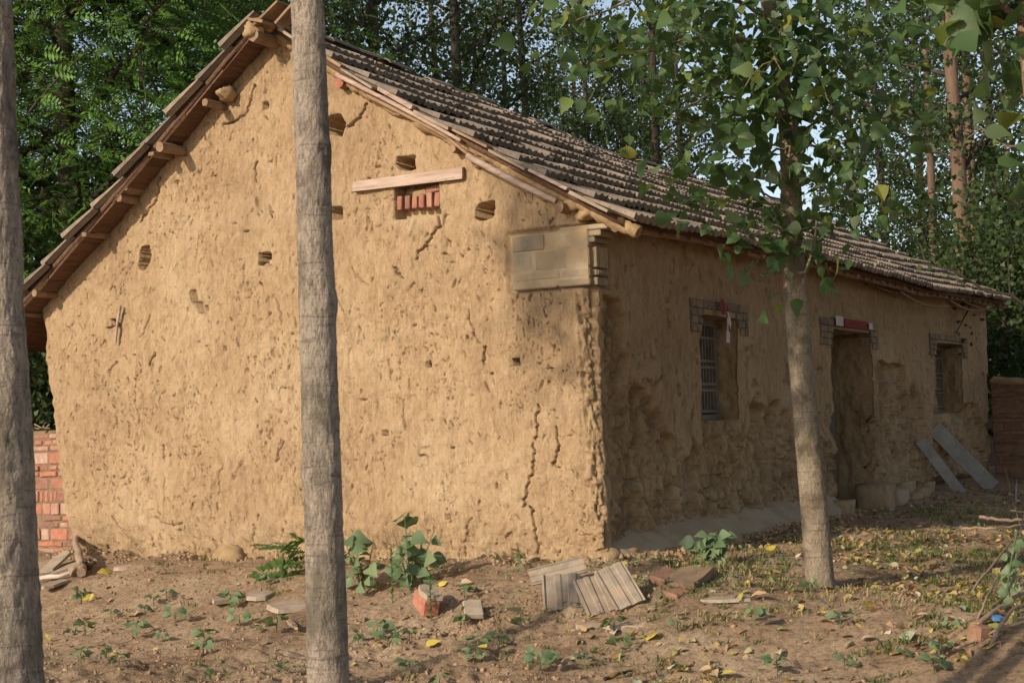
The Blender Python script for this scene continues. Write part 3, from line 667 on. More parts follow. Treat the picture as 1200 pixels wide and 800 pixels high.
for px, py, sx, k in ((470, 132, .05, 1), (560, 190, .07, 2), (600, 205, .08, 3), (672, 240, .09, 4), (685, 252, .08, 5), (640, 232, .05, 6), (515, 150, .06, 9)):
    y, z = gab(px, py, -.04)[1:]; part('mud_lump', *lump((-.03, y, z), (.06, sx, sx*.55), 20+k), MUD_LUMP, house, True)
# eaves: plate beam, rafter ends, fascia
xs = np.linspace(-.05, 13.1, 60); yb_, zb_ = roof_front(xs, np.full_like(xs, .055))
part('eave_beam', *tube(np.stack([xs, yb_, zb_-.085-.01*vn(xs*2, 0, 0, 8)], -1), 0.036, 8, .15, 7), WOOD, house, True)
for i in range(42):
    x = 0.02+0.31*i+random.uniform(-.05, .05); ys, zs = roof_front(x, np.array([0.035, 0.12, 0.30])); L = random.uniform(0, .02)
    part('rafter', *tube(np.stack([np.full(3, x), ys, zs-.062], -1), 0.026, 7), LOG if i % 3 else PINKWOOD, house, True)
for x0, x1, q, dz in ((7.4, 9.6, .05, .14), (9.6, 11.4, .04, .12), (6.2, 8.2, .09, .10), (10.4, 12.9, .06, .10)):   # sagging reed strips and sticks under the far eave
    t = np.linspace(0, 1, 12); x = x0+(x1-x0)*t; yq, zq = roof_front(x, np.full(12, q)); part('hanging_reed', *tube(np.stack([x, yq, zq-dz-.05*np.sin(math.pi*t)-.06*t], -1), .014, 6), WOOD, house, True)

# --- smooth trodden apron at the foot of the front wall
xa = np.linspace(0.12, 5.45, 260); ta = np.linspace(0, 1, 26); XA, TA = np.meshgrid(xa, ta)
wid = 0.42+0.10*vn(XA*1.3, 0, 0, 81)+.05*vn(XA*5, 0, 0, 82); YA = 0.13-(wid+.13)*TA
ZA = (0.19-.10*np.clip(1-XA/1.2, 0, 1))*(1-ss(TA*1.02))+0.02+(-.12-.06*ss((1-XA)/1))*TA+0.012*fbm(XA*2.4, YA*5, 0, 83, 3)+.004*fbm(XA*12, YA*12, 0, 84, 2)-.05*ss((TA-.9)/.1)
part('mud_apron', np.stack([XA, YA, ZA], -1).reshape(-1, 3), grid_faces(26, 260)[:, ::-1], APRON, house, True)
part('mud_lump', *lump((.12, .02, -.03), (.20, .13, .10), 44), MUD, house, True)
part('mud_lump', *lump((.34, -.02, -.02), (.20, .10, .08), 45), MUD, house, True)
# --- grey brick corner corbel
corb = part('corner_corbel', *box((0.0625, 0.335, 2.215), (0.20, 0.64, 0.40)), GREYMORTAR, house)
corb2 = None
def brick_obj(name, c, s, mat, parent, seed, b=.004, jit=.002, rot=None):
    v, f = chamfer_box(s, b, jit, seed)
    if rot is not None: v = v@np.asarray(rot).T
    return part(name, v+np.asarray(c), f, mat, parent)
zc = 2.0; k = 0
for h, segs in ((.062, [(0, .27), (.275, .65)]), (.07, [(0, .24), (.245, .50), (.505, .65)]), (.155, [(0, .18), (.185, .46), (.465, .65)]), (.125, [(0, .36), (.365, .65)])):
    for a, b in segs:
        k += 1; brick_obj('brick', (0.070+rng.normal(0, .003), (a+b)/2+.003, zc+h/2), (.222, b-a-.004, h-.005), GREYBRICK, corb, k, .006, .005)
    zc += h
for zc, h, segs in ((2.031, .062, [(0, .1), (.105, .20)]), (2.095, .05, [(0.0, .20)]), (2.21, .16, [(0, .055), (.06, .15), (.155, .20)])):   # pieces on the front face
    for a, b in segs: k += 1; brick_obj('brick', ((a+b)/2+.012, .005, zc), (b-a-.006, .07, h-.006), GREYBRICK, corb, k)
for i in range(6): brick_obj('brick', (0.03+.031*i, -.034, 2.095), (.012, .012, .03), GREYBRICK, corb, 60+i, .002)
for j, (z, o) in enumerate(((2.33, .02), (2.375, .07), (2.42, .13))): brick_obj('brick', (0.09, .18-o, z+.005), (.235, .40, .042), GREYBRICK, corb, 80+j, .006)

# --- plank and the bricks in the vent
a = gab(417, 219); b = gab(545, 203); d = nrm((0, b[1]-a[1], b[2]-a[2])); n = np.cross((-1, 0, 0), d)
v, f = box((0, 0, 0), (.05, np.linalg.norm(b-a), .085), None, .004); R = np.stack([(-1, 0, 0), d, n], 1)
part('plank', v@R.T+(a+b)/2+np.array((-.022, 0, 0)), f, PINKWOOD, house)
rr = np.random.default_rng(3)
for i in range(6):
    c = gab(466+i*8.6, 237-i*1.0); brick_obj('brick', (0.085+rr.uniform(-.01, .01), c[1], c[2]-.005), (.12, .052, .118+rr.uniform(-.01, .01)), REDBRICK, house, 100+i, .005, .003, np.array(Matrix.Rotation(rr.normal(.08, .05), 3, 'X')))
for px, py, m in ((489, 226, MUD_LUMP), (505, 221, REDBRICK)):
    c = gab(px, py); brick_obj('brick', (0.085, c[1], c[2]), (.12, .13, .052), m, house, 120+px, .006, .003, np.array(Matrix.Rotation(-.1, 3, 'X')))
c = gab(317, 307); brick_obj('brick', (0.05, c[1], c[2]), (.08, .055, .05), PINKWOOD, house, 141, .01, .006)
c = gab(313, 310); brick_obj('brick', (0.07, c[1]+.04, c[2]), (.06, .06, .04), MUD_LUMP, house, 142, .01, .006)
# peg with a hanging strip of wood
c = gab(135, 379, -.05); log_part('peg', (-.06, c[1], c[2]), (.1, c[1]+.03, c[2]+.01), .02)
chain([(141, 358), (138, 377), (135, 402)], -.045, .014, 'wood_strip', PINKWOOD, 8)

# --- windows, door, lintels on the front
def lintel(name, x0, x1, z0, z1, ox0, ox1, seed, drop):
    L = part(name, *box(((x0+x1)/2, 0.10, (z0+z1)/2), (x1-x0-.01, .17, z1-z0-.01)), DARKMORTAR, house); q = seed
    n = max(3, int(round((x1-x0)/.26)))
    for i in range(n):
        q += 1; a = x0+(x1-x0)*i/n; brick_obj('brick', (a+(x1-x0)/n/2, .060, (z0+z1)/2), ((x1-x0)/n-.012, .16, z1-z0-.004), DARKRED if name == 'window_lintel' and seed < 300 else DARKBRICK, L, q)
    for side in (0, 1):
        for r in range(drop):
            e = .035*r; za = z0-(r+.5)*.068-.003
            if side == 0: a, b = x0+.01, ox0+.05-e
            else: a, b = ox1-.03+e, x1-.02
            for m0, m1 in ((a, (a+b)/2-.006+.04*(r % 2)), ((a+b)/2+.006+.04*(r % 2), b)):
                if m1-m0 < .03: continue
                q += 1; brick_obj('brick', ((m0+m1)/2, .150, za), (m1-m0, .33, .060), DARKBRICK, L, q)
    return L
lintel('window_lintel', 1.78, 3.12, 1.935, 2.01, 2.02, 2.86, 200, 3)
lintel('door_lintel', 5.15, 7.22, 1.93, 2.01, 5.52, 6.93, 300, 3)
lintel('window_lintel', 9.48, 11.52, 1.93, 2.005, 9.78, 11.25, 400, 3)
for (x0, x1, z0, z1), dep, lab in (((2.0, 2.87, .97, 1.90), .24, 'w'), ((9.76, 11.27, .97, 1.92), .32, 'w')):
    wdw = part('window', *merge([box((x0+.03, dep, (z0+z1)/2), (.06, .06, z1-z0)), box((x1-.03, dep, (z0+z1)/2), (.06, .06, z1-z0)), box(((x0+x1)/2, dep, z0+.04), (x1-x0-.12, .055, .05)), box(((x0+x1)/2, dep, z1-.05), (x1-x0-.12, .055, .06))]), GRILLE, house)
    nbar = int((x1-x0-.12)/.065)
    for i in range(nbar):
        x = x0+.06+(x1-x0-.12)*(i+.5)/nbar; part('bar', *box((x, dep, (z0+z1)/2-.003), (.020, .022, z1-z0-.16)), GRILLE, wdw)
    for t in (.10, .30, .36, .52, .58, .80): part('crossbar', *box(((x0+x1)/2, dep-.018, z0+(z1-z0)*t), (x1-x0-.122, .016, .024)), GRILLE, wdw)
dr = part('door', *merge([box((5.54+i*.197+.098, .47, .83), (.19, .035, 1.9)) for i in range(7)]), GRILLE, house)
part('crossbar', *box((6.22, .44, 1.3), (1.34, .03, .08)), GRILLE, dr)
# broken threshold stones and mud brick beside the door
for i, (x, y, z, sx, sy, sz) in enumerate(((6.75, -.02, .02, .34, .4, .40), (7.2, -.10, .0, .5, .3, .28), (7.75, -.12, -.03, .5, .28, .2), (8.25, -.1, 0.0, .4, .25, .22), (8.0, .0, .12, .5, .2, .14), (8.7, -.05, .05, .35, .22, .2), (5.3, -.06, .0, .3, .3, .24))):
    part('footing_stone', *lump((x, y, z), (sx*.5, sy*.5, sz*.5), 500+i, 3, .92), MUD if i != 1 else APRON, house, True)

# --- things hung on the front
def ribbon(name, pts, w, mat, parent):
    P = np.array(pts, float); n = len(P); a = np.array((w/2, 0, 0)); nb_ = np.array((0, .003, 0))
    V = np.concatenate([P-a, P+a, P+a+nb_, P-a+nb_]); i = np.arange(n-1); Fc = []
    for k0, k1 in ((0, 1), (1, 2), (2, 3), (3, 0)): Fc += np.stack([k0*n+i, k1*n+i, k1*n+i+1, k0*n+i+1], -1).tolist()
    Fc += [[0, n, 2*n, 3*n][::-1], [n-1, 2*n-1, 3*n-1, 4*n-1]]
    return part(name, V, Fc, mat, parent)
hang = thing('paper_streamer', 'red and white paper streamer hanging before the window with wooden bars', 'streamer', fromL((2.36, -.06, 2.0)), math.pi/2-TH)
t = np.linspace(0, 1, 9)
ribbon('ribbon', np.stack([.02*np.sin(t*5), -.015*t, .02-.13*t], -1), .075, RED_PAPER, hang)
ribbon('ribbon', np.stack([.045+.03*t+.01*np.sin(t*7), -.02-.015*np.sin(t*4), -.08-.27*t], -1), .085, WHITE_PAPER, hang)
ribbon('ribbon', np.stack([.02+.05*t, -.028-.01*t, -.08-.18*t], -1), .03, RED_PAPER, hang)
ban = thing('paper_banner', 'torn red paper banner with pale ends pasted over the doorway', 'banner', fromL((6.2, -.045, 1.975)), math.pi/2-TH)
v, f = box((.05, 0, 0), (.80, .004, .085), None, .0015); part('red_strip', v, f, RED_PAPER, ban)
v, f = box((-.52, -.001, .01), (.24, .004, .10), None, .0015); part('pale_strip', v, f, WHITE_PAPER, ban)
v, f = box((.60, -.001, 0), (.14, .004, .07), None, .0015); part('pale_strip', v, f, WHITE_PAPER, ban)

# ------------------------------------------------------------------ leaning fibre-cement boards
def corr_board(x0, z0, x1, z1, wpx, label, yb0, yb1):
    a = fromL((x0, yb0, z0)); b = fromL((x1, yb1, z1)); L = np.linalg.norm(b-a); d = (b-a)/L
    side = nrm(np.cross(d, nrm(a-CAM))); n = np.cross(side, d)
    nn = 21; u = np.linspace(-.5, .5, nn)*wpx; V = []
    for l in (0, 1):
        for h in (.004, -.004):
            for q in u: V.append((q, l*L, .0028*math.cos(q/wpx*2*math.pi*7)+h))
    Fc = []
    for i in range(nn-1):
        Fc += [[i, i+1, 2*nn+i+1, 2*nn+i], [nn+i+1, nn+i, 3*nn+i, 3*nn+i+1], [i+1, i, nn+i, nn+i+1], [2*nn+i, 2*nn+i+1, 3*nn+i+1, 3*nn+i]]
    Fc += [[0, 2*nn, 3*nn, nn], [nn-1, 2*nn-1, 4*nn-1, 3*nn-1]]
    R = np.stack([side, d, n], 1); th = part('corrugated_board', np.array(V)@R.T, Fc, ASBESTOS); th.location = tuple(a)
    tag(th, label, 'board', None)
corr_board(9.25, -.02, 8.75, 0.66, .13, 'shorter narrow grey corrugated board leaning on the mud wall', -.36, -.02)
corr_board(10.75, -.02, 9.45, 0.80, .20, 'longer wide grey corrugated board leaning below the far window', -.42, -.02)

# ------------------------------------------------------------------ brick walls
def brick_wall(name, label, p0, d, L, H_, seed, rows, thick=.24, cap=None, zbase=-.1, bmat=None):
    ang = math.atan2(d[1], d[0]); w = thing(name, label, 'wall', (p0[0], p0[1], zbase), ang)
    part('mortar_core', *box((L/2, thick/2, H_/2), (L-.012, thick-.024, H_-.01)), MORTAR, w)
    r = np.random.default_rng(seed); z = 0; k = 0
    while z < H_-.03:
        h, lens = rows[k % len(rows)]; x = -r.uniform(0, .1)
        while x < L:
            l = float(r.choice(lens)); a, b = max(x, 0), min(x+l, L)
            if b-a > .03:
                lean = np.array(Matrix.Rotation(r.normal(0, .02), 3, 'Y')); prot = r.normal(0, .007)
                brick_obj('brick', ((a+b)/2, thick/2+prot, z+h/2), (b-a-.014, thick, h-.013), bmat or REDBRICK, w, int(r.integers(1e6)), .006, .005, lean)
            x += l
        z += h; k += 1
    if cap == 'mud':
        n = 40; xs = np.linspace(0, L, n); v, f = tube(np.stack([xs, np.full(n, thick/2), np.full(n, H_+.02)+.03*vn(xs*4, 0, 0, 5)+.12*np.clip(1-xs/.5, 0, 1)], -1), .15+.02*vn(xs*6, 2, 0, 5), 12, .2, 3); v[:, 2] = H_-.01+(v[:, 2]-H_)*.42; part('mud_coping', v, f, MUD_LUMP, w, True)
    if cap == 'dry':
        for i in range(16): 
            x = r.uniform(0, L); a = r.uniform(0, 6.28); p = np.array((x, thick*r.uniform(.1, .8), H_+.015)); q = p+np.array((math.cos(a)*.2, math.sin(a)*.1, r.uniform(0, .07)))
            part('dead_twig', *tube(np.stack([p, (p+q)/2+r.normal(0, .02, 3), q]), .007, 5), STICK, w)
    return w
S_ = [.24, .24, .12]; B_ = [.12, .24, .12]; V_ = [.06, .06, .12]
pL = fromL((0.42, 7.6, 0)); brick_wall('brick_wall', 'low red brick wall of mixed courses beside the sunlit gable', pL, -ey, 2.02, 1.17, 4, [(.06, S_), (.06, S_), (.12, B_), (.06, S_), (.06, [.12, .24]), (.12, [.12]), (.12, V_), (.12, B_), (.06, S_), (.06, B_), (.12, [.24, .12]), (.06, S_), (.06, B_), (.06, S_)], cap='dry', zbase=-.05)
pR = fromL((12.72, -0.02, 0)); brick_wall('brick_wall', 'shaded red brick wall with mud coping at the far house corner', pR, -ey, 4.0, 1.42, 9, [(.062, S_), (.062, [.24, .12, .12]), (.12, [.24]), (.062, S_)], cap='mud', zbase=-.05, bmat=DULLBRICK)

# ------------------------------------------------------------------ leaves and trees
def leaf_quads(P, size, r, up_bias=0.3, aspect=0.8, droop=0.3, fold=0.15):
    """4-point folded leaves as quads"""
    n = len(P); d = r.normal(size=(n, 3)); d[:, 2] -= droop; d /= np.linalg.norm(d, axis=1)[:, None]
    nn = r.normal(size=(n, 3)); nn[:, 2] += up_bias; sd = np.cross(d, nn); sd /= np.linalg.norm(sd, axis=1)[:, None]+1e-9
    nr = np.cross(sd, d); L = (size*r.uniform(.65, 1.25, n))[:, None]
    a = P; c = P+d*L; b = P+d*L*.42+sd*L*aspect/2+nr*L*fold; e = P+d*L*.42-sd*L*aspect/2+nr*L*fold
    V = np.stack([a, b, c, e], 1).reshape(-1, 3); return V, np.arange(4*n).reshape(-1, 4)
OUT = [(0, .02), (.06, .20), (.16, .38), (.30, .47), (.46, .44), (.64, .31), (.82, .15), (.95, .045), (1.0, 0.0)]
def leaf_shape(seed, wid=1.0):
    r = np.random.default_rng(seed); V = []; Fc = []; bend = r.uniform(-.7, 1.5); fold = r.uniform(.05, .42); tw = r.uniform(-.3, .3)
    for t, w in OUT:
        z = -bend*t*t*.45; ww = w*wid*(1+r.normal(0, .05)); k = tw*t
        V += [(-ww, t, z+fold*ww-k*ww+.02*math.sin(t*17+seed)), (0, t, z), (ww*(1+r.normal(0, .04)), t, z+fold*ww+k*ww+.02*math.sin(t*15+seed*2))]
    for i in range(len(OUT)-1):
        a = 3*i; Fc += [[a, a+1, a+4, a+3], [a+1, a+2, a+5, a+4]]
    # petiole
    n = len(V); V += [(-.012, 0, 0), (.012, 0, 0), (.01, -.45, .10+.1*bend), (-.01, -.45, .10+.1*bend)]; Fc.append([n, n+1, n+2, n+3])
    return np.array(V), Fc
LEAFM = [mesh_data('leaf', *leaf_shape(k, 1.0+.1*(k % 3-1)), LEAF_NEAR, True) for k in range(9)]
def add_leaf(parent, p, d, n, size, meshes, name='leaf', r=random):
    d = nrm(d); sd = nrm(np.cross(d, n)); nn = np.cross(sd, d)
    M = Mrot((sd*size, d*size, nn*size), p); return obj(name, r.choice(meshes), parent, M)
def rough_trunk(path, radii, sides, rows, seed, amp, knots=()):
    P = np.asarray(path, float); t0 = np.concatenate([[0], np.cumsum(np.linalg.norm(np.diff(P, axis=0), axis=1))]); t = np.linspace(0, t0[-1], rows)
    # smooth path through the measured points
    Q = np.stack([np.interp(t, t0, P[:, k]) for k in range(3)], -1); ker = np.hanning(max(3, rows//12*2+1)); ker /= ker.sum(); pad = len(ker)//2
    for k in range(2): Q[:, k] = np.convolve(np.pad(Q[:, k], pad, mode='reflect', reflect_type='odd'), ker, 'valid')
    R = np.interp(t, t0, radii); a = np.linspace(0, 2*math.pi, sides, endpoint=False)[None]; zz = t[:, None]
    dr_ = amp*(fbm(np.cos(a)*1.5, np.sin(a)*1.5, zz*5, seed, 3)*.8+0.6*fbm(np.cos(a)*7, np.sin(a)*7, zz*36, seed+5, 3)+0.5*fbm(np.cos(a)*22, np.sin(a)*22, zz*70, seed+9, 2))
    for ka, kz, ks, kh in knots:
        da = np.abs((a-ka+math.pi) % (2*math.pi)-math.pi)*R.mean(); rr = np.hypot(da, zz-kz)
        dr_ = dr_+kh*np.exp(-(rr/ks)**2)-kh*1.3*np.exp(-(rr/(ks*.45))**2)
    r_ = R[:, None]*(1+0)+dr_
    V = np.stack([Q[:, 0:1]+r_*np.cos(a), Q[:, 1:2]+r_*np.sin(a), np.broadcast_to(Q[:, 2:3], r_.shape)], -1).reshape(-1, 3)
    i = np.arange(rows*sides).reshape(rows, sides); j = np.roll(i, -1, 1)
    return V, np.stack([i[:-1], j[:-1], j[1:], i[1:]], -1).reshape(-1, 4)
def branch_set(r, base, H, h0, nb, reach, rise, sub=5, curve=.25):
    """limb polylines of a poplar-like tree: (list of (path, r0)), and twig points for leaves"""
    limbs = []; tw = []
    for i in range(nb):
        h = h0+(H-h0)*(i+r.random()*.8)/nb; az = i*2.4+r.normal(0, .4); L = reach*(1-.55*(h-h0)/(H-h0+1e-6))*r.uniform(.7, 1.15)
        el = rise+r.normal(0, .15); t = np.linspace(0, 1, 7)[:, None]
        d = np.array((math.cos(az)*math.cos(el), math.sin(az)*math.cos(el), math.sin(el)))
        p = np.array((0, 0, h))+d*L*t+np.array((0, 0, 1))*curve*L*t*t*r.uniform(-.6, 1)+r.normal(0, .03*L, (7, 3))*t
        limbs.append((p, .018*L+.006))
        for k in range(sub):
            u = r.uniform(.25, 1); j = min(5, int(u*6)); b = p[j]+(p[j+1]-p[j])*(u*6-j) if j < 6 else p[-1]
            dd = nrm(d+r.normal(0, .8, 3)); l2 = L*r.uniform(.25, .5); q = b+dd*l2*np.linspace(0, 1, 4)[:, None]+np.array((0, 0, -.12*l2))*np.linspace(0, 1, 4)[:, None]**2
            limbs.append((q, .007*L)); tw.append(q)
        tw.append(p[2:])
    return limbs, tw
def scatter(tw, n, r, spread):
    out = []; per = n//len(tw)+1
    for q in tw:
        u = r.random(per)**.8*(len(q)-1); i = np.minimum(u.astype(int), len(q)-2); f = (u-i)[:, None]
        out.append(q[i]*(1-f)+q[i+1]*f+r.normal(0, spread, (per, 3)))
    return np.concatenate(out)[:n]
def pinnate(P, D, L, r, pairs=8):
    """feathery compound leaves: many small leaflets on a drooping stalk"""
    n = len(P); t = (np.arange(pairs)+1)/pairs
    D = D/np.linalg.norm(D, axis=1)[:, None]; side = np.cross(D, np.array((0, 0, 1.))+r.normal(0, .6, (n, 3))); side /= np.linalg.norm(side, axis=1)[:, None]+1e-9
    up_ = np.cross(side, D); Ls = (L*r.uniform(.7, 1.25, n))[:, None, None]
    C0 = P[:, None]+D[:, None]*Ls*t[None, :, None]+np.array((0, 0, -.28))*Ls*(t**2)[None, :, None]
    V = []
    for sg in (-1, 1):
        ll = Ls*(.30*np.sin(math.pi*(.15+.8*t)))[None, :, None]; ax = (sg*side[:, None]*.9+D[:, None]*.35+np.array((0, 0, -.18)))
        wv = D[:, None]*Ls*.07
        c = C0+r.normal(0, .004, C0.shape)
        V.append(np.stack([c, c+ax*ll*.5+wv, c+ax*ll, c+ax*ll*.5-wv], 2))
    V = np.concatenate(V, 1).reshape(-1, 3); return V, np.arange(len(V)).reshape(-1, 4)
def tree_meshes(seed, H, r0, h0, nb, reach, rise, nleaf, lsize, bark, leafm, kind='poplar', sub=5, spread=.16):
    r = np.random.default_rng(seed); n = 14; t = np.linspace(0, 1, n)
    path = np.stack([.12*np.sin(t*3+seed)*t*H*.1, .12*np.cos(t*2.3+seed)*t*H*.1-.12*math.cos(seed)*0, t*H], -1); path[:, :2] -= path[0, :2]
    tr_ = [tube(path, r0*(1-.8*t)+.01, 10, .12, seed, cap=False)]
    limbs, tw = branch_set(r, None, H, h0, nb, reach, rise, sub)
    lb = [tube(p, np.linspace(rr, rr*.35, len(p)), 5, cap=False) for p, rr in limbs]
    P = scatter(tw, nleaf, r, spread)
    if kind == 'poplar': lv = leaf_quads(P, lsize, r)
    else:
        D_ = np.stack([P[:, 0], P[:, 1], np.zeros(len(P))], -1)+r.normal(0, .9, P.shape); D_[:, 2] = D_[:, 2]*.35-.25; lv = pinnate(P, D_, lsize, r, 6)
    return (mesh_data('trunk', *merge(tr_), bark, True), mesh_data('limbs', *merge(lb), bark, True), mesh_data('crown', *lv, leafm))
def place_tree(name, label, cat, meshes, X, Y, rot, sc, group, zs=1.0, z=None):
    z = gz(X, Y)-.05 if z is None else z
    t = thing(name, label, cat, (X, Y, z), rot, group); t.scale = (sc, sc, sc*zs)
    tk = obj('trunk', meshes[0], t); obj('limb', meshes[1], tk); obj('crown', meshes[2], t); return t

# background poplars
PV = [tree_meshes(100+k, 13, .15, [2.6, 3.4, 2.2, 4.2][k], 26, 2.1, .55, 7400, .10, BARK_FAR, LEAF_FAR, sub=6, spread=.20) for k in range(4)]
def L2(x, y): w = fromL((x, y, 0)); return w[0], w[1]
rb = np.random.default_rng(8); k = 0
spots = []
for row, (yy, x0, x1, st) in enumerate(((9.2, 10.5, 24, 3.1), (12.5, 9.0, 34, 3.0), (16.5, 10, 40, 3.2), (21.5, 12, 50, 3.6))):
    x = x0+row*.9
    while x < x1:
        spots.append((x+rb.normal(0, .4), yy+rb.normal(0, .5), row)); x += st
labs = ['slim dark poplar in the row right behind the house roof', 'dark poplar in the second row behind the house roof', 'tall poplar in the third row of the wood behind', 'far poplar at the back of the wood behind the house']
for x, y, row in spots:
    X, Y = L2(x, y)
    if abs(X/Y) > .52 or X/Y < -.2 or rb.random() < .30: continue
    place_tree('poplar_tree', labs[row], 'tree', PV[k % 4], X, Y, rb.uniform(0, 6.28), rb.uniform(.9, 1.15), 'poplars of row %d behind the house' % (row+1), rb.uniform(.95, 1.1)); k += 1
for px, dist, sc, lab in ((1045, 38, 1.0, 'poplar closing the sky gap past the end of the roof'), (1085, 44, 1.1, 'hazy poplar far behind the reddish trunks'), (1010, 46, 1.1, 'poplar far behind the leaning leafy poplar'), (1170, 36, 1.05, 'poplar behind the shrubs beyond the far brick wall')):
    p = pt(px, 400, dist); place_tree('poplar_tree', lab, 'tree', PV[k % 4], p[0], dist, rb.uniform(0, 6.28), sc, None); k += 1
# lit reddish trunks beyond the far corner of the house
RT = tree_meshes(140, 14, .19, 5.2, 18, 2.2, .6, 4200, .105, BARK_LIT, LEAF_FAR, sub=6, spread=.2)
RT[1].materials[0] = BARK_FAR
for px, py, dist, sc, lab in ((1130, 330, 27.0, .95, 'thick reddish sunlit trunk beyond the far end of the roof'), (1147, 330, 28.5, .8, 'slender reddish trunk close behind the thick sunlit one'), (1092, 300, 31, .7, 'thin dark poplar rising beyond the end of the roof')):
    p = pt(px, py, dist); place_tree('poplar_tree', lab, 'tree', RT, p[0], dist, random.uniform(0, 6), sc, None)

# locust trees at the left behind the gable
LV = [tree_meshes(160+k, 10, .16, 1.6, 34, 3.2, .25, 6800, .30, BARK_FAR, LEAF_LOCUST, kind='locust', sub=8, spread=.30) for k in range(2)]
for i, (x, y, sc, lab) in enumerate(((3.0, 8.3, 1.0, 'feathery locust tree with bright fronds behind the left roof edge'), (5.6, 8.8, 1.05, 'feathery locust tree rising behind the ridge end'), (0.6, 10.2, 1.0, 'locust tree beside the left trunk behind the brick wall'), (5.0, 11.8, 1.15, 'dense locust tree in the second line behind the gable'), (2.0, 13.5, 1.2, 'far locust tree filling the gap left of the house'))):
    X, Y = L2(x, y); place_tree('locust_tree', lab, 'tree', LV[i % 2], X, Y, i*1.7, sc, None)
# understory bushes
BV = [tree_meshes(180+k, 2.6, .04, .2, 16, 1.2, .7, 5200, .075, BARK_FAR, LEAF_SHRUB, sub=6, spread=.22) for k in range(2)]
bl = [(-5.3, 15.6, 1.1, 'dark bush behind the low brick wall'), (-6.4, 16.8, 1.2, 'bush left of the brick wall under the locust trees'), (-5.9, 19.0, 1.5, 'tall bush filling the dark gap under the left eave'), (-8.2, 20.5, 1.6, 'broad bush beneath the far locust tree')]
for i, (X, Y, sc, lab) in enumerate(bl): place_tree('bush', lab, 'bush', BV[i % 2], X, Y, i*2.1, sc, None)
for i, (px, dist, sc, lab) in enumerate(((1178, 24.5, 1.35, 'leafy shrub just beyond the mud coped brick wall'), (1205, 26, 1.7, 'larger shrub rising behind the mud coped wall'), (1150, 30, 1.5, 'shrub growing between the reddish trunks and the wall'), (1100, 34, 1.5, 'low shrub seen past the end of the roof'), (1060, 36, 1.7, 'pale shrub below the sky gap past the roof end'), (1190, 32, 2.2, 'tall thin shrub deep in the wood beyond the wall'))):
    p = pt(px, 400, dist); place_tree('shrub', lab, 'shrub', BV[i % 2], p[0], dist, i*1.3, sc, None)
# far-off wood, one mass
rf = np.random.default_rng(31); n = 30000
ang = rf.uniform(-.62, .62, n); dist = rf.uniform(55, 85, n); hh = rf.random(n)**1.1*(6.5+2.2*vn(ang*26, 0, 0, 4)+1.2*vn(ang*70, 0, 0, 7))
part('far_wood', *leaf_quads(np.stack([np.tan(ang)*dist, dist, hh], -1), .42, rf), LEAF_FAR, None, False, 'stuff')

# ------------------------------------------------------------------ foreground trunks
def near_tree(name, label, X, Y, path, radii, seed, knots, bark, crown_seed, H=11, nleaf=2600, h0=4.1, res=(110, 520)):
    zb_ = gz(X, Y)-.03; t = thing(name, label, 'tree', (X, Y, zb_))
    tk = part('trunk', *rough_trunk(path, radii, *res, seed, .0045*radii[0]/.118, knots), bark, t, True)
    r = np.random.default_rng(crown_seed); limbs, tw = branch_set(r, None, H, h0, 20, 1.7, .6, 5)
    off = np.array((path[-1][0], path[-1][1], 0))
    limbs = [(p+off*np.clip(p[:, 2:]/path[-1][2], 0, 1), rr) for p, rr in limbs]; tw = [q+off for q in tw]
    part('limb', *merge([tube(p, np.linspace(rr, rr*.35, len(p)), 6, cap=False) for p, rr in limbs]), bark, tk, True)
    part('crown', *leaf_quads(scatter(tw, nleaf, r, .13), .12, r), LEAF_NEAR, t); return t
cb = pt(385, 800, 4.9); lb_ = pt(14, 800, 4.3)
near_tree('poplar_tree', 'grey poplar with smooth straight trunk standing before the middle of the gable', float(cb[0]), 4.9,
          [(0, 0, 0), (0, 0, 1.4), (-.003, 0, 2.6), (-.008, 0, 3.4), (0, 0, 6.5), (.05, .05, 10)], [.074, .060, .0552, .0512, .044, .02], 3,
          [(-2.3, 1.42, .036, .022), (-0.5, 1.95, .032, .016), (-0.9, 2.45, .036, .016), (-2.0, 2.1, .02, .007)], BARK, 71)
LEFT = near_tree('poplar_tree', 'thicker poplar trunk with dark coarse bark beside the low brick wall', float(lb_[0]), 4.3,
          [(0, 0, 0), (-.003, 0, 1.2), (-.014, 0, 2.0), (-.032, 0, 2.75), (-.06, 0, 6), (-.1, .05, 10)], [.110, .084, .064, .060, .05, .02], 8,
          [(-1.0, 1.5, .036, .018), (-.5, 2.4, .04, .018), (-.8, .9, .036, .018)], BARK, 72)
SIDE = near_tree('poplar_tree', 'slim poplar standing far off beyond the thick trunk', -9.5, 0.5,
          [(0, 0, 0), (0, 0, 4), (.03, 0, 9), (.05, .05, 14)], [.1, .09, .06, .02], 9, [], BARK, 73, 14, 2000, 11.0, (24, 60))
def shade_bough(t, trunk_local, c, rad, n, seed):
    r = np.random.default_rng(seed); b = np.array(t.location); c = np.array(c)-b; a = np.array(trunk_local); q = np.linspace(0, 1, 8)[:, None]
    P = a+(c-a)*q+np.array((0, 0, .25))*np.sin(math.pi*q); part('limb', *tube(P, np.linspace(.022, .006, 8), 6), BARK, t, True)
    pts = c+r.normal(0, 1, (n, 3))*np.array(rad); part('shade_bough_leaves', *leaf_quads(pts, .13, r, .3, .85), LEAF_NEAR, t)
shade_bough(SIDE, (0, 0, 8.6), (-10.17, 1.22, 8.84), (.20, .20, .42), 420, 3)
shade_bough(LEFT, (0, 0, 3.9), (-2.78, 5.50, 4.60), (.18, .18, .50), 380, 4)  # unseen limb and leaves added to shade the right poplar's upper trunk

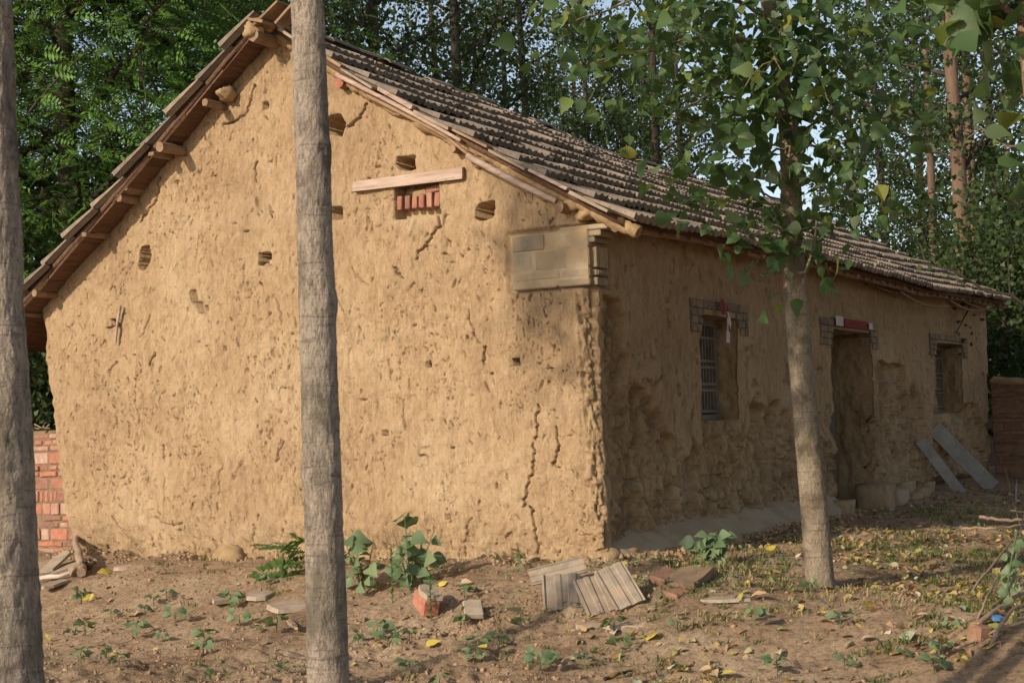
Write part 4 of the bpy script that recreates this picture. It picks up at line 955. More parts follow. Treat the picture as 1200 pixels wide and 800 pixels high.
# unseen plantation poplars at right, added to keep sky light off the front wall
for i, (X, Y, rot, sc, lab) in enumerate(((7.6, 12.5, .4, .8, 'unseen added poplar right of the brush heap facing the doorway'), (5.6, 6.6, 1.9, .8, 'unseen added poplar beyond the brush heap on the near side'), (9.5, 17.5, 2.9, .85, 'unseen added poplar opposite the far window of the house'), (9.0, 8.5, 4.0, .9, 'unseen added poplar in the second line right of the brush heap'), (5.3, 9.9, 5.0, .85, 'unseen added poplar close to the right of the brush heap'), (6.9, 15.0, 1.1, .9, 'unseen added poplar across the yard from the doorway'), (8.0, 20.5, 2.2, .9, 'unseen added poplar across the yard by the far brick wall'))):
    place_tree('poplar_tree', lab, 'tree', PV[i % 4], X, Y, rot, sc, None)

# ------------------------------------------------------------------ right poplar with its leafy crown
TX, TY = 1.962, 10.06; tz = gz(TX, TY)-.04
px_path = [(962, 690), (956, 620), (950, 560), (940, 440), (931, 340), (926, 233), (928, 158), (913, 83), (900, 0)]
wp = [pt(x, y, TY) for x, y in px_path]; base = np.array((TX, TY, tz))
pth = [np.array((0, 0, -.05))]+[w-base for w in wp]+[np.array((-.3, .1, 5.2)), np.array((-.35, .2, 8.5))]
right = thing('poplar_tree', 'leaning tan poplar with large leaves standing before the front wall', 'tree', base)
tk = part('trunk', *rough_trunk(pth, [.10, .094, .088, .084, .079, .074, .069, .062, .055, .052, .035, .01], 90, 460, 14, .0032, [(-1.8, 2.35, .035, .012), (-1.3, 2.1, .03, .012)]), BARK_TAN, right, True)
r9 = np.random.default_rng(99); leaf_pos = []
def limb(pts, r0, leaves, size=(.06, .125), spread=.10, drop=.5):
    leaves = int(leaves*(3.5 if pts[0][1] < 200 else 1.35)); spread = spread*(1.75 if pts[0][1] < 200 else 1.35)
    P = np.array([pt(x, y, TY+dy)-base for x, y, dy in pts]); t = np.linspace(0, len(P)-1, 4*len(P)); Q = np.stack([np.interp(t, range(len(P)), P[:, k]) for k in range(3)], -1)
    Q += r9.normal(0, .006, Q.shape); part('limb', *tube(Q, np.linspace(r0, r0*.3, len(Q)), 6), BARK_TAN, tk, True)
    for _ in range(leaves):
        u = r9.random()**.8*(len(Q)-1); i = min(int(u), len(Q)-2); p = Q[i]+(Q[i+1]-Q[i])*(u-i)+r9.normal(0, spread, 3)
        leaf_pos.append((p, r9.uniform(*size), drop))
# (pixel, pixel, metres in depth) way-points of each limb
limb([(926, 150, 0), (950, 75, .1), (958, 15, .2), (965, -60, .3)], .03, 34)
limb([(908, 60, 0), (870, 46, -.1), (820, 42, -.3), (760, 60, -.5), (700, 70, -.7)], .018, 52, spread=.13)
limb([(900, 20, 0), (862, 0, -.2), (800, -20, -.4), (720, 10, -.6), (660, 30, -.7)], .016, 52, spread=.15)
limb([(918, 110, 0), (880, 120, -.2), (830, 110, -.4), (790, 135, -.6)], .014, 36, spread=.12)
limb([(928, 170, 0), (900, 180, -.2), (850, 185, -.4), (800, 215, -.6)], .010, 26, spread=.10)
limb([(926, 240, 0), (890, 225, -.2), (840, 235, -.3), (790, 240, -.4)], .008, 22, spread=.08)
limb([(928, 325, 0), (945, 318, -.15), (955, 285, -.2), (958, 240, -.2), (968, 200, -.2)], .012, 40, (.07, .125), .09)
limb([(926, 250, 0), (905, 262, -.15), (880, 275, -.25), (862, 290, -.3)], .008, 30, (.07, .12), .08)
limb([(930, 300, -.05), (915, 270, -.2), (905, 240, -.25)], .007, 26, (.07, .12), .09)
limb([(928, 260, 0), (960, 245, .1), (1000, 235, .15), (1035, 200, .15)], .008, 22, spread=.09)
limb([(928, 165, 0), (975, 130, .2), (1020, 120, .3), (1070, 140, .3)], .012, 34, spread=.12)
limb([(915, 85, 0), (985, 70, .3), (1050, 40, .5), (1090, 60, .6)], .014, 34, spread=.13)
limb([(900, 0, 0), (960, -40, .4), (1040, -20, .6), (1100, 10, .8)], .014, 34, spread=.14)
limb([(905, 40, 0), (850, 80, .4), (780, 60, .8)], .012, 30, spread=.14)
limb([(912, 80, 0), (905, 70, -.25), (880, 90, -.4), (845, 150, -.5)], .009, 30, spread=.14)
limb([(926, 190, 0), (950, 170, -.25), (985, 190, -.35), (1010, 230, -.4)], .008, 26, spread=.11)
limb([(918, 100, 0), (935, 60, -.3), (960, 90, -.4), (985, 150, -.4)], .009, 34, spread=.14)
limb([(903, 20, 0), (925, 10, -.3), (905, 60, -.35), (930, 120, -.35)], .008, 30, spread=.13)
leaf_pos.sort(key=lambda a: -a[1])
rest = []
for i, (p, s_, drop) in enumerate(leaf_pos):
    d = r9.normal(0, 1, 3); d[2] = d[2]*.5-drop*1.1; n = r9.normal(0, .6, 3)+np.array((-.3, -.6, .8))
    if i < 300: add_leaf(right, p, d, n, s_, LEAFM)
    else:
        d = nrm(d); sd = nrm(np.cross(d, n)); nn = np.cross(sd, d); v, f = leaf_shape(i % 9); rest.append((v@np.stack([sd, d, nn], 0)*s_+p, f))
part('small_leaves', *merge(rest), LEAF_NEAR, right, kind='stuff')
# crown above the picture
limbs, tw = branch_set(r9, None, 9.5, 4.9, 14, 1.6, .7, 5)
part('crown', *leaf_quads(scatter(tw, 2200, r9, .14)+np.array((-.3, 0, 0)), .13, r9), LEAF_NEAR, right)
part('limb', *merge([tube(p+np.array((-.3, 0, 0)), np.linspace(rr, rr*.35, len(p)), 6, cap=False) for p, rr in limbs]), BARK_TAN, tk, True)

# near poplar at the right edge, mostly out of the picture
X2, Y2 = 1.86, 5.2; z2 = gz(X2, Y2)-.04; b2 = np.array((X2, Y2, z2))
rtree = thing('poplar_tree', 'pinkish poplar trunk with broad leaves at the brush heap side', 'tree', b2)
pe = pt(1212, 50, Y2)-b2; pth = [(0, 0, 0), (.02, 0, 1.2), (float(pe[0])+.03, 0, float(pe[2])-.3), (float(pe[0]), 0, float(pe[2])), (float(pe[0])-.04, 0, 4.2), (0, .1, 8)]
tk2 = part('trunk', *rough_trunk(pth, [.085, .075, .062, .056, .05, .01], 60, 300, 21, .0025), BARK_PINK, rtree, True)
lp = []
def limb2(pts, r0, leaves, size=(.09, .13), spread=.06):
    P = np.array([pt(x, y, Y2+dy)-b2 for x, y, dy in pts]); t = np.linspace(0, len(P)-1, 4*len(P)); Q = np.stack([np.interp(t, range(len(P)), P[:, k]) for k in range(3)], -1)
    part('limb', *tube(Q, np.linspace(r0, r0*.35, len(Q)), 7), BARK_LIT, tk2, True)
    for _ in range(leaves):
        u = r9.random()**.7*(len(Q)-1); i = min(int(u), len(Q)-2); lp.append((Q[i]+(Q[i+1]-Q[i])*(u-i)+r9.normal(0, spread, 3), r9.uniform(*size)))
limb2([(1205, 25, 0), (1180, 12, -.05), (1160, -15, -.1), (1130, -40, -.1)], .014, 18)
limb2([(1200, 12, 0), (1160, 14, .05), (1118, 17, .1)], .006, 14)
limb2([(1205, 40, 0), (1190, 50, .05), (1180, 62, .1)], .005, 8)
limb2([(1210, 170, 0), (1180, 172, .1), (1150, 150, .15), (1130, 165, .2)], .005, 9, (.07, .10))
limb2([(1210, 100, 0), (1190, 120, .2), (1170, 110, .3)], .005, 10, (.07, .11))
limb2([(1215, -10, 0), (1150, -25, .2), (1090, -10, .3)], .01, 22)
for p, s_ in lp:
    d = r9.normal(0, 1, 3); d[2] = d[2]*.5-.8; n = r9.normal(0, .6, 3)+np.array((-.3, -.6, .8)); add_leaf(rtree, p, d, n, s_, LEAFM)
limbs, tw = branch_set(r9, None, 8, 3.6, 12, 1.3, .8, 5)
part('crown', *leaf_quads(scatter(tw, 1500, r9, .12), .12, r9), LEAF_NEAR, rtree)
part('limb', *merge([tube(p, np.linspace(rr, rr*.35, len(p)), 6, cap=False) for p, rr in limbs]), BARK_LIT, tk2, True)

# ------------------------------------------------------------------ things lying on the ground
def flat_rot(yaw, tilt=0, roll=0): return np.array((Matrix.Rotation(yaw, 3, 'Z')@Matrix.Rotation(tilt, 3, 'X')@Matrix.Rotation(roll, 3, 'Y')))
def one(name, label, cat, v, f, mat, loc, group=None, smooth=False):
    o = part(name, v, f, mat, None, smooth); o.location = tuple(float(a) for a in loc); return tag(o, label, cat, group)
def tile_flat(seed, w=.22, l=.38):
    """interlocking roof tile with raised ribs"""
    u = [-.5, -.44, -.40, -.18, -.15, -.02, .02, .15, .18, .40, .44, .5]; h = [.016, .016, .004, .004, .013, .013, .004, .004, .013, .013, .002, .002]
    V = []
    for t in (0, 1):
        for a, b in zip(u, h): V.append((a*w, (t-.5)*l, b))
        for a in u: V.append((a*w, (t-.5)*l, -.008))
    n = len(u); Fc = []
    for i in range(n-1):
        Fc += [[i, i+1, 2*n+i+1, 2*n+i], [n+i+1, n+i, 3*n+i, 3*n+i+1], [i+1, i, n+i, n+i+1], [2*n+i, 2*n+i+1, 3*n+i+1, 3*n+i]]
    Fc += [[0, 2*n, 3*n, n], [n-1, 2*n-1, 4*n-1, 3*n-1]]
    v = np.array(V)+np.random.default_rng(seed).normal(0, .0015, (len(V), 3)); return v, Fc
def axes_obj(name, label, cat, vf, mat, p_from, p_to, facing, group=None, lift=0.0):
    """lay a flat piece so that its long side runs p_from -> p_to and its face looks along 'facing'"""
    d = nrm(p_to-p_from); sd = nrm(np.cross(d, facing)); n = np.cross(sd, d); R = np.stack([sd, d, n], 1)
    return one(name, label, cat, vf[0]@R.T, vf[1], mat, (p_from+p_to)/2+np.array((0, 0, lift)), group)
tocam = nrm(CAM-O); upv = np.array((0, 0, 1.))
def gp(px, py, dz=0): p = at(px, py); return p+np.array((0, 0, dz))
def lean(px0, px1, back):
    p = gp(px0[0], px0[1], .01); return p, pt(px1[0], px1[1], p[1]+back)
a0, a1 = lean((660, 715), (657, 674), .17); axes_obj('roof_tile', 'plain dusty tile slab slumped under the crosswise tile', 'tile', tile_flat(2, .25, np.linalg.norm(a1-a0)*1.05), TILE_PALE, a0, a1, nrm(tocam*.9+upv), 'tiles fallen at the corner', .0)
a0, a1 = lean((709, 722), (690, 674), .20); axes_obj('roof_tile', 'darker tile half hidden under the ribbed leaning tile', 'tile', tile_flat(5, .22, np.linalg.norm(a1-a0)), TILE, a0, a1, nrm(tocam*.7+upv), None, -.01)
a0, a1 = lean((740, 721), (713, 666), .20); axes_obj('roof_tile', 'ribbed tile with raised bars leaning at the house corner', 'tile', tile_flat(4, .20, np.linalg.norm(a1-a0)), TILE_PALE, a0, a1, nrm(tocam+upv*.8), None, .012)
q0 = gp(655, 700); a0, a1 = pt(621, 677, q0[1]+.13), pt(685, 661, q0[1]+.15); axes_obj('roof_tile', 'pale tile lying crosswise on top of the fallen tiles', 'tile', tile_flat(3, .14, np.linalg.norm(a1-a0)), TILE_PALE, a0, a1, nrm(tocam*.8+upv*.9))
def slab(w, l, h, seed):
    r = np.random.default_rng(seed); n = 9; a = np.linspace(0, 2*math.pi, n, endpoint=False)+r.normal(0, .15, n); rr = r.uniform(.8, 1.15, n); c, s_ = np.cos(a), np.sin(a)
    q = np.maximum(np.abs(c), np.abs(s_)); x, y = c/q*rr*w/2, s_/q*rr*l/2
    V = np.concatenate([np.stack([x*.95, y*.95, np.full(n, h/2)+r.normal(0, h*.06, n)], -1), np.stack([x, y, np.full(n, -h/2)], -1)])
    Fc = [list(range(n)), list(range(2*n-1, n-1, -1))]+[[n+i, n+(i+1) % n, (i+1) % n, i] for i in range(n)]
    return V, Fc
def lay(name, label, cat, vf, mat, px, py, yaw, tilt=0., roll=0., dz=0., group=None):
    p = gp(px, py, dz); return one(name, label, cat, vf[0]@flat_rot(yaw, tilt, roll).T, vf[1], mat, p, group)
lay('flat_stone', 'large flat stone slab in the dirt beside the grey straight trunk', 'stone', slab(.36, .30, .035, 1), ROCK, 344, 706, .2, .1, 0, .012)
lay('flat_stone', 'small squarish slab between two flat stones under the ferny weed', 'stone', slab(.17, .2, .03, 2), ROCK, 304, 700, -.3, .1, .05, .012)
lay('flat_stone', 'long narrow slab at the end of the row of flat stones', 'stone', slab(.26, .13, .03, 3), ROCK, 270, 703, .5, .05, 0, .01)
lay('flat_stone', 'pinkish stone chip at the foot of the gable', 'stone', slab(.17, .12, .03, 4), PINKWOOD, 147, 666, .3, .1, 0, .012)
lay('flat_stone', 'rounded pale stone set at the wall base behind the ferny weed', 'stone', lump((0, 0, 0), (.13, .09, .10), 61)[0:2], MUD_LUMP, 270, 658, 0, 0, 0, .03)
lay('wood_chip', 'thin split wood sliver lying near the flat stones', 'wood', slab(.035, .30, .02, 6), STICK, 342, 733, .35, .1, 0, .012)
v, f = chamfer_box((.12, .24, .115), .008, .004, 5); bk = lay('brick', 'upright red brick capped with grey mortar beside the broad-leaf weed', 'brick', (v, f), REDBRICK, 500, 715, .35, .25, .1, .075)
v, f = slab(.125, .245, .035, 12); part('mortar_cap', (v+np.array((0, 0, .074)))@flat_rot(.35, .25, .1).T, f, ROCK, bk)
v, f = chamfer_box((.13, .20, .05), .006, .004, 6); lay('brick', 'pale half brick lying flat between tilted brick and fallen tiles', 'brick', (v, f), ROCK, 555, 722, .1, .35, 0, .05)
v, f = chamfer_box((.12, .22, .055), .006, .004, 7); lay('brick', 'red brick end showing at the apron of the front wall', 'brick', (v, f), DULLBRICK, 779, 690, -.6, .2, .3, .02)
v, f = chamfer_box((.12, .22, .055), .006, .004, 8); lay('brick', 'reddish brick sunk in the dirt below the front wall apron', 'brick', (v, f), DULLBRICK, 797, 704, -.75, .1, .2, -.012)
v, f = chamfer_box((.24, .30, .05), .006, .004, 9); lay('flat_stone', 'brown slab tilted against the apron of the front wall', 'stone', slab(.22, .34, .05, 19), MORTAR, 806, 690, -.6, .25, .1, .02)
lay('flat_stone', 'small whitish stone chip before the fallen tiles', 'stone', slab(.16, .05, .03, 14), ROCK, 691, 742, .1, .1, 0, .012)
lay('flat_stone', 'flat grey stone flush with the earth below the ribbed tile', 'stone', slab(.26, .13, .025, 15), ROCK, 735, 742, 0, .05, 0, .006)
lay('flat_stone', 'grey patch of flat stone in the path near the right poplar', 'stone', slab(.34, .14, .02, 16), ROCK, 855, 706, .1, .03, 0, .004)
v, f = chamfer_box((.11, .10, .10), .012, .008, 17); lay('brick', 'broken pinkish brick lump under the brush heap', 'brick', (v, f), DULLBRICK, 1148, 758, .5, .1, .1, .02)
# sticks and shards by the left wall
def stick(name, label, cat, pts, r0, mat, group=None, n=10, tap=.6):
    P = np.array([gp(x, y, dz) for x, y, dz in pts]); c = P[0].copy(); t = np.linspace(0, len(P)-1, n); Q = np.stack([np.interp(t, range(len(P)), P[:, k]-c[k]) for k in range(3)], -1)+rng.normal(0, r0*.3, (n, 3))
    return one(name, label, cat, *tube(Q, np.linspace(r0, r0*tap, n), 8, .2, 2), mat, c, group, True)
stick('dry_branch', 'bleached stick lying across the rubble at the gable left foot', 'stick', [(45, 680, .03), (70, 678, .04), (95, 672, .05), (108, 660, .06)], .022, PALEFLAKE)
stick('dry_branch', 'gnarled root stump leaning on the worn gable corner', 'stick', [(97, 676, .03), (92, 660, .10), (88, 645, .22)], .04, STICK)
stick('dry_branch', 'short thick root piece at the worn gable corner', 'stick', [(85, 676, .04), (98, 668, .06), (112, 662, .05)], .045, STICK)
for i, (px, py, yaw, ti, lab) in enumerate(((66, 664, .5, .5, 'broken tile shard leaning up beside the root stump'), (62, 688, .3, .1, 'broken grey tile shard lowest in the rubble'), (75, 672, .9, .3, 'tile shard wedged under the bleached stick'))):
    lay('tile_shard', lab, 'tile', slab(.14, .30, .022, 30+i), TILE_PALE, px, py, -yaw, ti, 0, .05)
# brush heap at the right edge
bh = [([(1112, 752, .0), (1150, 735, .03), (1185, 715, .10), (1230, 690, .16)], .016), ([(1128, 756, .0), (1160, 742, .05), (1215, 716, .14)], .02), ([(1118, 768, .0), (1160, 757, .02), (1210, 748, .05)], .012), ([(1145, 745, .02), (1160, 722, .10), (1172, 706, .16)], .008),
      ([(1160, 770, .0), (1185, 745, .08), (1215, 735, .12)], .012), ([(1128, 640, .16), (1165, 648, .20), (1215, 654, .25)], .012), ([(1150, 634, .22), (1185, 645, .22), (1225, 650, .25)], .016), ([(1178, 570, .25), (1196, 640, .18)], .006), ([(1155, 610, .15), (1185, 620, .2), (1215, 632, .2)], .008), ([(1140, 700, .05), (1180, 680, .2), (1220, 640, .3)], .008), ([(1166, 760, .02), (1190, 700, .2), (1205, 640, .35)], .009)]
bl_ = ['pale bare stick at the bottom of the brush heap', 'thicker pale stick crossing the brush heap', 'dark thin twig lying flat under the brush heap', 'forked twig standing up from the brush heap', 'short stick poking from the heap base', 'long bleached twig along the top of the brush heap', 'reddish thick stick on top of the brush heap', 'thin upright twig above the brush heap', 'slender twig reaching out towards the boards', 'vine stem slanting over the brush heap', 'steep vine stem carrying leaves on the brush heap']
for (pts, r0), lab in zip(bh, bl_): stick('dry_branch', lab, 'stick', pts, r0, STICK, None, 14)
stick('dry_branch', 'long fallen twig sticking out toward the far brick wall', 'stick', [(1176, 556, .0), (1190, 562, .02), (1212, 572, .03)], .014, PALEFLAKE)
lay('plastic_scrap', 'small blue plastic scrap beneath the brush heap', 'litter', slab(.05, .04, .02, 44), BLUE, 1170, 741, .3, .3, 0, .03)
stick('dry_branch', 'dark twig lying on the tilled earth', 'stick', [(708, 797, .01), (730, 790, .012), (742, 787, .02)], .011, BARK_FAR)

# ------------------------------------------------------------------ weeds
WEEDM = [mesh_data('leaf', *leaf_shape(40+k, .95), LEAF_WEED, True) for k in range(5)]
NARROW = [mesh_data('leaf', *leaf_shape(50+k, .28), LEAF_FERN, True) for k in range(3)]
def broad_weed(label, px, py, H, n, size, seed, spread=.14, lean=(0, 0), mat=None, group=None, meshes=WEEDM):
    r = np.random.default_rng(seed); p = gp(px, py, -.01); t = thing('weed', label, 'weed', p, 0, group)
    nst = max(2, n//10)
    for s_ in range(nst):
        a = r.uniform(0, 6.28); top = np.array((math.cos(a)*spread+lean[0], math.sin(a)*spread*.7+lean[1], H*r.uniform(.65, 1.0))); q = np.linspace(0, 1, 6)[:, None]; P = top*q*np.array((1, 1, 1))+np.array((0, 0, .0))
        part('stem', *tube(P, np.linspace(.006, .003, 6), 5), LEAF_WEED, t)
        for _ in range(n//nst):
            u = r.uniform(.15, 1); a2 = r.uniform(0, 6.28); d = np.array((math.cos(a2), math.sin(a2), r.uniform(-.5, .2))); n_ = np.array((-.7, -.7, .75))+r.normal(0, .4, 3)
            add_leaf(t, top*u+d*size*.45+np.array((0, 0, size*.1)), d, n_, size*r.uniform(.7, 1.2), meshes)
    return t
broad_weed('broad-leaved weed right of the grey straight trunk by the gable', 425, 690, .42, 34, .11, 1, .12)
broad_weed('tall broad-leaved weed against the gable above the tilted brick', 482, 690, .55, 46, .115, 2, .15, (0.02, .12))
broad_weed('dark leafy weed growing in the shade on the front wall apron', 826, 668, .28, 40, .10, 3, .15)
def upright(label, px, py, H, seed):
    r = np.random.default_rng(seed); p = gp(px, py, -.01); t = thing('weed', label, 'weed', p); n = int(H/.018)
    part('stem', *tube(np.stack([np.zeros(5), np.zeros(5), np.linspace(0, H, 5)], -1), .004, 5), LEAF_FERN, t)
    for i in range(n):
        a = i*2.4; d = np.array((math.cos(a), math.sin(a), 1.1)); add_leaf(t, (0, 0, H*(.12+.88*i/n)), d, np.array((-math.cos(a), -math.sin(a), .8)), .065, NARROW)
upright('narrow spiky weed between the two broad-leaved weeds', 460, 700, .42, 4); upright('spiky weed stalk in front of the tilted red brick', 505, 722, .32, 5)
r7 = np.random.default_rng(70)
fp = gp(330, 682, -.01); fern = thing('weed', 'feathery ferny weed at the gable foot left of the straight trunk', 'weed', fp)
for i in range(13):
    a = r7.uniform(0, 6.28); L = r7.uniform(.25, .42); b_ = np.array((r7.uniform(-.16, .2), r7.uniform(0, .1), r7.uniform(.0, .30))); d = np.array((math.cos(a), math.sin(a)*.6, r7.uniform(.1, .6)))
    part('frond', *pinnate(b_[None], d[None], L*.8, r7, 13), LEAF_FERN, fern)
    part('stem', *tube(np.stack([np.zeros(3), b_*.5+np.array((0, 0, .03)), b_]), .004, 5), LEAF_FERN, fern)
vp = gp(1190, 705, 0)
vine = thing('vine', 'green vine hanging its leaves over the brush heap', 'vine', vp)
P = np.array([pt(x, y, 8.9)-vp for x, y in ((1192, 620), (1186, 650), (1180, 690), (1190, 715))]); part('stem', *tube(P, .005, 6), LEAF_WEED, vine)
for _ in range(22):
    u = r7.uniform(0, 3); i = min(2, int(u)); p = P[i]+(P[i+1]-P[i])*(u-i)+r7.normal(0, .03, 3); d = r7.normal(0, .7, 3)+np.array((0, 0, -.7)); add_leaf(vine, p, d, np.array((-.4, -1, .4))+r7.normal(0, .3, 3), r7.uniform(.045, .075), WEEDM)
# seedlings over the tilled earth
def seedling_proto(seed):
    r = np.random.default_rng(seed); o = thing('seedling', 'small green seedling sprouting from the tilled earth', 'seedling', (0, 0, -50), 0, 'seedlings in the tilled earth')
    part('stem', *tube(np.array([(0, 0, -.01), (.003, 0, .03), (0, .004, .07)]), .003, 5), LEAF_WEED, o)
    for i in range(int(r.integers(5, 9))):
        a = r.uniform(0, 6.28); d = np.array((math.cos(a), math.sin(a), r.uniform(-.1, .5))); add_leaf(o, np.array((0, 0, r.uniform(.03, .075)))+d*.02, d, np.array((-.5, -.6, .8))+r.normal(0, .3, 3), r.uniform(.035, .07), WEEDM)
    return o
protos = [seedling_proto(s_) for s_ in (1, 2, 3)]; used = set()
sp = [(95, 706), (130, 726), (100, 744), (85, 748), (180, 712), (170, 720), (205, 728), (195, 706), (160, 742), (190, 745), (240, 752), (238, 770), (125, 768), (95, 783), (140, 790), (245, 792), (300, 742), (325, 744), (280, 728), (330, 795), (445, 738), (420, 745), (480, 745), (455, 750), (540, 728), (560, 775), (585, 760), (610, 742), (480, 792), (515, 797), (555, 786), (548, 783), (640, 785), (632, 795), (685, 785), (735, 762), (728, 768), (690, 778), (720, 748), (885, 742), (1105, 775), (1095, 790), (950, 690), (985, 735), (990, 780), (1115, 745), (795, 752), (655, 688), (610, 665), (545, 705), (270, 708), (308, 690), (910, 790), (1060, 770)]
for i, (px, py) in enumerate(sp):
    q = i % 3; o = protos[q] if q not in used else copy_tree(protos[q]); used.add(q); p = gp(px, py); s_ = random.uniform(.75, 1.45)
    o.location = tuple(p); o.rotation_euler = (0, 0, random.uniform(0, 6.28)); o.scale = (s_, s_, s_)
    if px > 780: o['label'] = 'small green seedling among the fallen leaves on the path'; o['group'] = 'seedlings among the fallen leaves'

# ------------------------------------------------------------------ ground cover
rg = np.random.default_rng(12)
def region(n, x0, x1, y0, y1, dens=None):
    X = rg.uniform(x0, x1, n); Y = rg.uniform(y0, y1, n); z, lx, ly = gz0(X, Y)
    ok = ~((lx > -.02) & (ly > -.06) & (lx < 13) & (ly < 6))
    if dens is not None: ok &= rg.random(n) < dens(X, Y, lx, ly)
    X, Y = X[ok], Y[ok]; return X, Y, gz_fine(X, Y)
# clods
IC = np.array([(0, 1, 1.618), (0, -1, 1.618), (0, 1, -1.618), (0, -1, -1.618), (1, 1.618, 0), (-1, 1.618, 0), (1, -1.618, 0), (-1, -1.618, 0), (1.618, 0, 1), (-1.618, 0, 1), (1.618, 0, -1), (-1.618, 0, -1)])/1.9
IF = np.array([(0, 1, 8), (0, 9, 1), (0, 4, 5), (0, 8, 4), (0, 5, 9), (1, 7, 6), (1, 6, 8), (1, 9, 7), (2, 3, 11), (2, 10, 3), (2, 5, 4), (2, 4, 10), (2, 11, 5), (3, 6, 7), (3, 10, 6), (3, 7, 11), (4, 8, 10), (6, 10, 8), (5, 11, 9), (7, 9, 11)])
X, Y, Zg = region(66000, -3.6, 4.4, 8.0, 13.6, lambda X, Y, lx, ly: np.clip(.04+.85*ss((10.8-Y+.1*X)/1.1)*ss((1.3-X)/1.6)*ss(.45+1.1*vn(X*1.5, Y*1.5, 0, 98))+.12*(lx < -.1)*ss((1.2-X)/1.2), 0, 1))
n = len(X); sz = (0.003+0.013*rg.random(n)**5)*(1+.3*rg.random(n))
V = IC[None]*(1+rg.normal(0, .34, (n, 12, 1)))*sz[:, None, None]*rg.uniform(.55, 1.35, (n, 1, 3)); V = V+np.stack([X, Y, Zg+sz*.1], -1)[:, None]
part('soil_clods', V.reshape(-1, 3), (IF[None]+12*np.arange(n)[:, None, None]).reshape(-1, 3), CLOD, None, False, 'stuff')
# crumbs fallen from the mud wall, banked along its foot
U = rg.random(3600); along = np.where(U < .6, 1, 0); m_ = len(U); lx_ = np.where(along == 1, -np.abs(rg.normal(0, .16, m_))-.03, rg.uniform(0, 5.4, m_)); ly_ = np.where(along == 1, rg.uniform(-.1, 5.4, m_), -np.abs(rg.normal(0, .18, m_))-.12)
X = O[0]+ex[0]*lx_+ey[0]*ly_; Y = O[1]+ex[1]*lx_+ey[1]*ly_; Zg = gz_fine(X, Y)+np.where(along == 1, 0, .03); sz = .003+.020*rg.random(m_)**4
V = IC[None]*(1+rg.normal(0, .32, (m_, 12, 1)))*sz[:, None, None]*rg.uniform(.6, 1.4, (m_, 1, 3))+np.stack([X, Y, Zg+sz*.1], -1)[:, None]
part('mud_crumbs', V.reshape(-1, 3), (IF[None]+12*np.arange(m_)[:, None, None]).reshape(-1, 3), MUD, None, False, 'stuff')
# leaf litter
def litter(n, X, Y, Zg, size, r, mat, name):
    Vt = [leaf_shape(80+k, .85) for k in range(6)]; ps = []
    for i in range(n):
        v, f = Vt[i % 6]; s_ = size*r.uniform(.55, 1.25); yaw = r.uniform(0, 6.28); R = flat_rot(yaw, r.normal(0, .35), r.normal(0, .35)); v = v[:27]; ps.append(((v*np.array((1, 1, 1.6)))@R.T*s_+np.array((X[i], Y[i], Zg[i]+.010)), f[:-1]))
    return part(name, *merge(ps), mat, None, False, 'stuff')
X, Y, Zg = region(42000, -3.4, 6.5, 8.0, 20., lambda X, Y, lx, ly: np.clip(.03+.62*ss((X-.1)/1.2)*(.12+.88*ss(.45+1.6*vn(X*1.1, Y*1.1, 0, 91)+.8*vn(X*3.1, Y*3.1, 0, 92)))*np.where(Y > 14, .8, 1), 0, 1)*.95)
litter(len(X), X, Y, Zg, .058, rg, LITTER, 'leaf_litter')
# individual bright leaves
LM = {'y': [mesh_data('fallen_leaf', *leaf_shape(90+k, .9), LITTER_YEL, True) for k in range(3)], 't': [mesh_data('fallen_leaf', *leaf_shape(94+k, .9), LITTER_TAN, True) for k in range(3)], 'p': [mesh_data('fallen_leaf', *leaf_shape(98+k, .9), LITTER_PALE, True) for k in range(3)]}
LB = {'y': ('bright yellow fallen leaf lying on the earth', 'yellow fallen leaves'), 't': ('large tan dry fallen leaf lying on the earth', 'tan fallen leaves'), 'p': ('pale greenish fallen leaf lying on the earth', 'pale fallen leaves')}
fl = [('y', 1092, 706), ('y', 1045, 765), ('y', 105, 706), ('t', 1060, 735), ('t', 1070, 728), ('t', 935, 715), ('t', 830, 790), ('t', 1115, 655), ('t', 895, 688), ('p', 828, 745), ('p', 970, 707), ('p', 605, 718), ('y', 890, 725), ('y', 128, 670), ('y', 570, 780), ('p', 910, 763), ('t', 930, 776), ('y', 1160, 772), ('y', 760, 760), ('t', 985, 748), ('p', 1000, 698), ('t', 1010, 750), ('t', 1105, 730), ('p', 1120, 718), ('y', 1010, 655), ('y', 905, 650), ('t', 820, 787), ('p', 800, 733), ('y', 843, 790), ('t', 540, 690), ('t', 620, 660), ('y', 500, 758), ('y', 460, 745), ('t', 158, 724), ('p', 185, 675), ('y', 300, 730), ('t', 150, 728), ('t', 880, 703), ('y', 1075, 690), ('p', 1042, 662), ('t', 1140, 690), ('y', 1155, 690), ('t', 1090, 760), ('p', 1065, 752), ('t', 960, 730), ('y', 715, 700), ('t', 660, 725), ('p', 770, 722), ('y', 1020, 712), ('t', 1125, 765), ('y', 440, 748), ('y', 515, 690), ('t', 470, 722), ('p', 745, 798)]
for kx, px, py in fl:
    p = gp(px, py, .014); s_ = random.uniform(.07, .12); R = flat_rot(random.uniform(0, 6.28), random.gauss(.25, .25), random.gauss(0, .3))*s_
    o = obj('fallen_leaf', random.choice(LM[kx]), None, Mrot((R[:, 0], R[:, 1], R[:, 2]), p)); tag(o, LB[kx][0]+(' of the leaf-strewn path' if px > 780 else ' below the gable'), 'leaf', LB[kx][1]+(' on the path' if px > 780 else ' below the gable'))
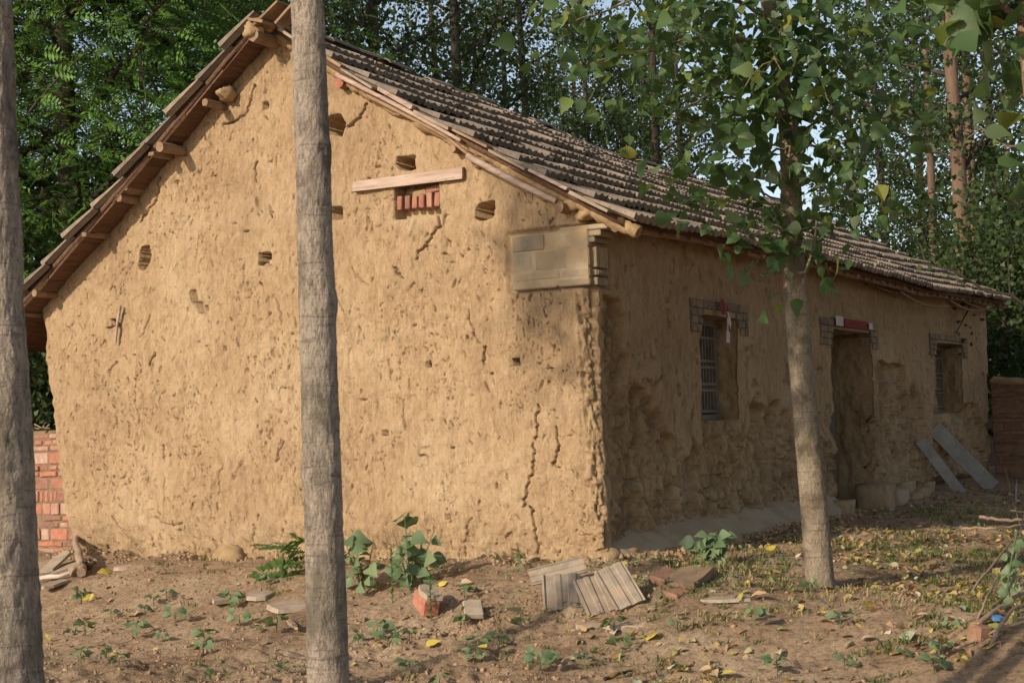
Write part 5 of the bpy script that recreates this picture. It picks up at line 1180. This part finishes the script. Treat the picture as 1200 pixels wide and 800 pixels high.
# grass and ground cover
def tufts(n, x0, x1, y0, y1, dens, h, name, mat=GRASS_M, blades=9):
    X, Y, Zg = region(n, x0, x1, y0, y1, dens); n = len(X); B = blades
    a = rg.uniform(0, 6.28, (n, B)); l = h*rg.uniform(.4, 1.2, (n, B)); lean = rg.uniform(.2, 1.0, (n, B)); w = .0035+.002*rg.random((n, B))
    P = np.stack([X[:, None]+rg.normal(0, .025, (n, B)), Y[:, None]+rg.normal(0, .025, (n, B)), np.broadcast_to(Zg[:, None], (n, B))-.004], -1)
    d = np.stack([np.cos(a)*lean, np.sin(a)*lean, np.ones_like(a)], -1)*l[..., None]; sd = np.stack([-np.sin(a), np.cos(a), 0*a], -1)*w[..., None]
    V = np.stack([P-sd, P+sd, P+d*.6+sd*.7, P+d*np.array((1.25, 1.25, .9)), P+d*.6-sd*.7], 2).reshape(-1, 3); m = n*B; b = 5*np.arange(m)[:, None]
    return part(name, V, np.concatenate([b+np.array([[0, 1, 2, 2]]), b+np.array([[2, 3, 4, 4]]), b+np.array([[0, 2, 4, 4]])])[:, :3], mat, None, False, 'stuff')
patch = lambda X, Y: ss((vn(X*1.7, Y*1.7, 0, 95)+.6*vn(X*4, Y*4, 0, 96)-.05)*2.2)
tufts(7600, .2, 6.0, 8.0, 18.0, lambda X, Y, lx, ly: patch(X, Y)*ss((X-.2)/.9)*ss((-ly-.3)/.5)*np.where(Y < 13, 1, .5), .045, 'short_grass')
tufts(1500, -3.2, 1.2, 8.2, 12.6, lambda X, Y, lx, ly: patch(X+9, Y)*.5, .04, 'sparse_grass', GRASS_M, 6)
DRY_M = leaf_mat('dry_grass', [(0, (0.30, 0.21, 0.10)), (0.6, (0.42, 0.32, 0.17)), (1, (0.25, 0.24, 0.09))], 0.2, 0.7, (0.4, 0.3, 0.1), 0.1)
tufts(4200, .3, 6.5, 8.0, 17.0, lambda X, Y, lx, ly: patch(X+5, Y+2)*ss((X-.3)/.9)*ss((-ly-.3)/.5), .05, 'dry_grass', DRY_M, 8)
def creep(n, x0, x1, y0, y1, dens, size, name):
    X, Y, Zg = region(n, x0, x1, y0, y1, dens); return part(name, *leaf_quads(np.stack([X, Y, Zg+rg.uniform(.004, .03, len(X))], -1), size, rg, 2.0, .8, 0, .1), LEAF_WEED, None, False, 'stuff')
creep(9000, .3, 5.5, 8.0, 17.0, lambda X, Y, lx, ly: patch(X+3, Y+5)*ss((X-.2)/.6)*ss((-ly-.35)/.4)*.8, .032, 'creeping_ground_cover')
creep(1600, -.3, 1.3, 9.6, 11.0, lambda X, Y, lx, ly: .55*ss(.5+2*vn(X*3, Y*3, 0, 97)), .026, 'low_clover')
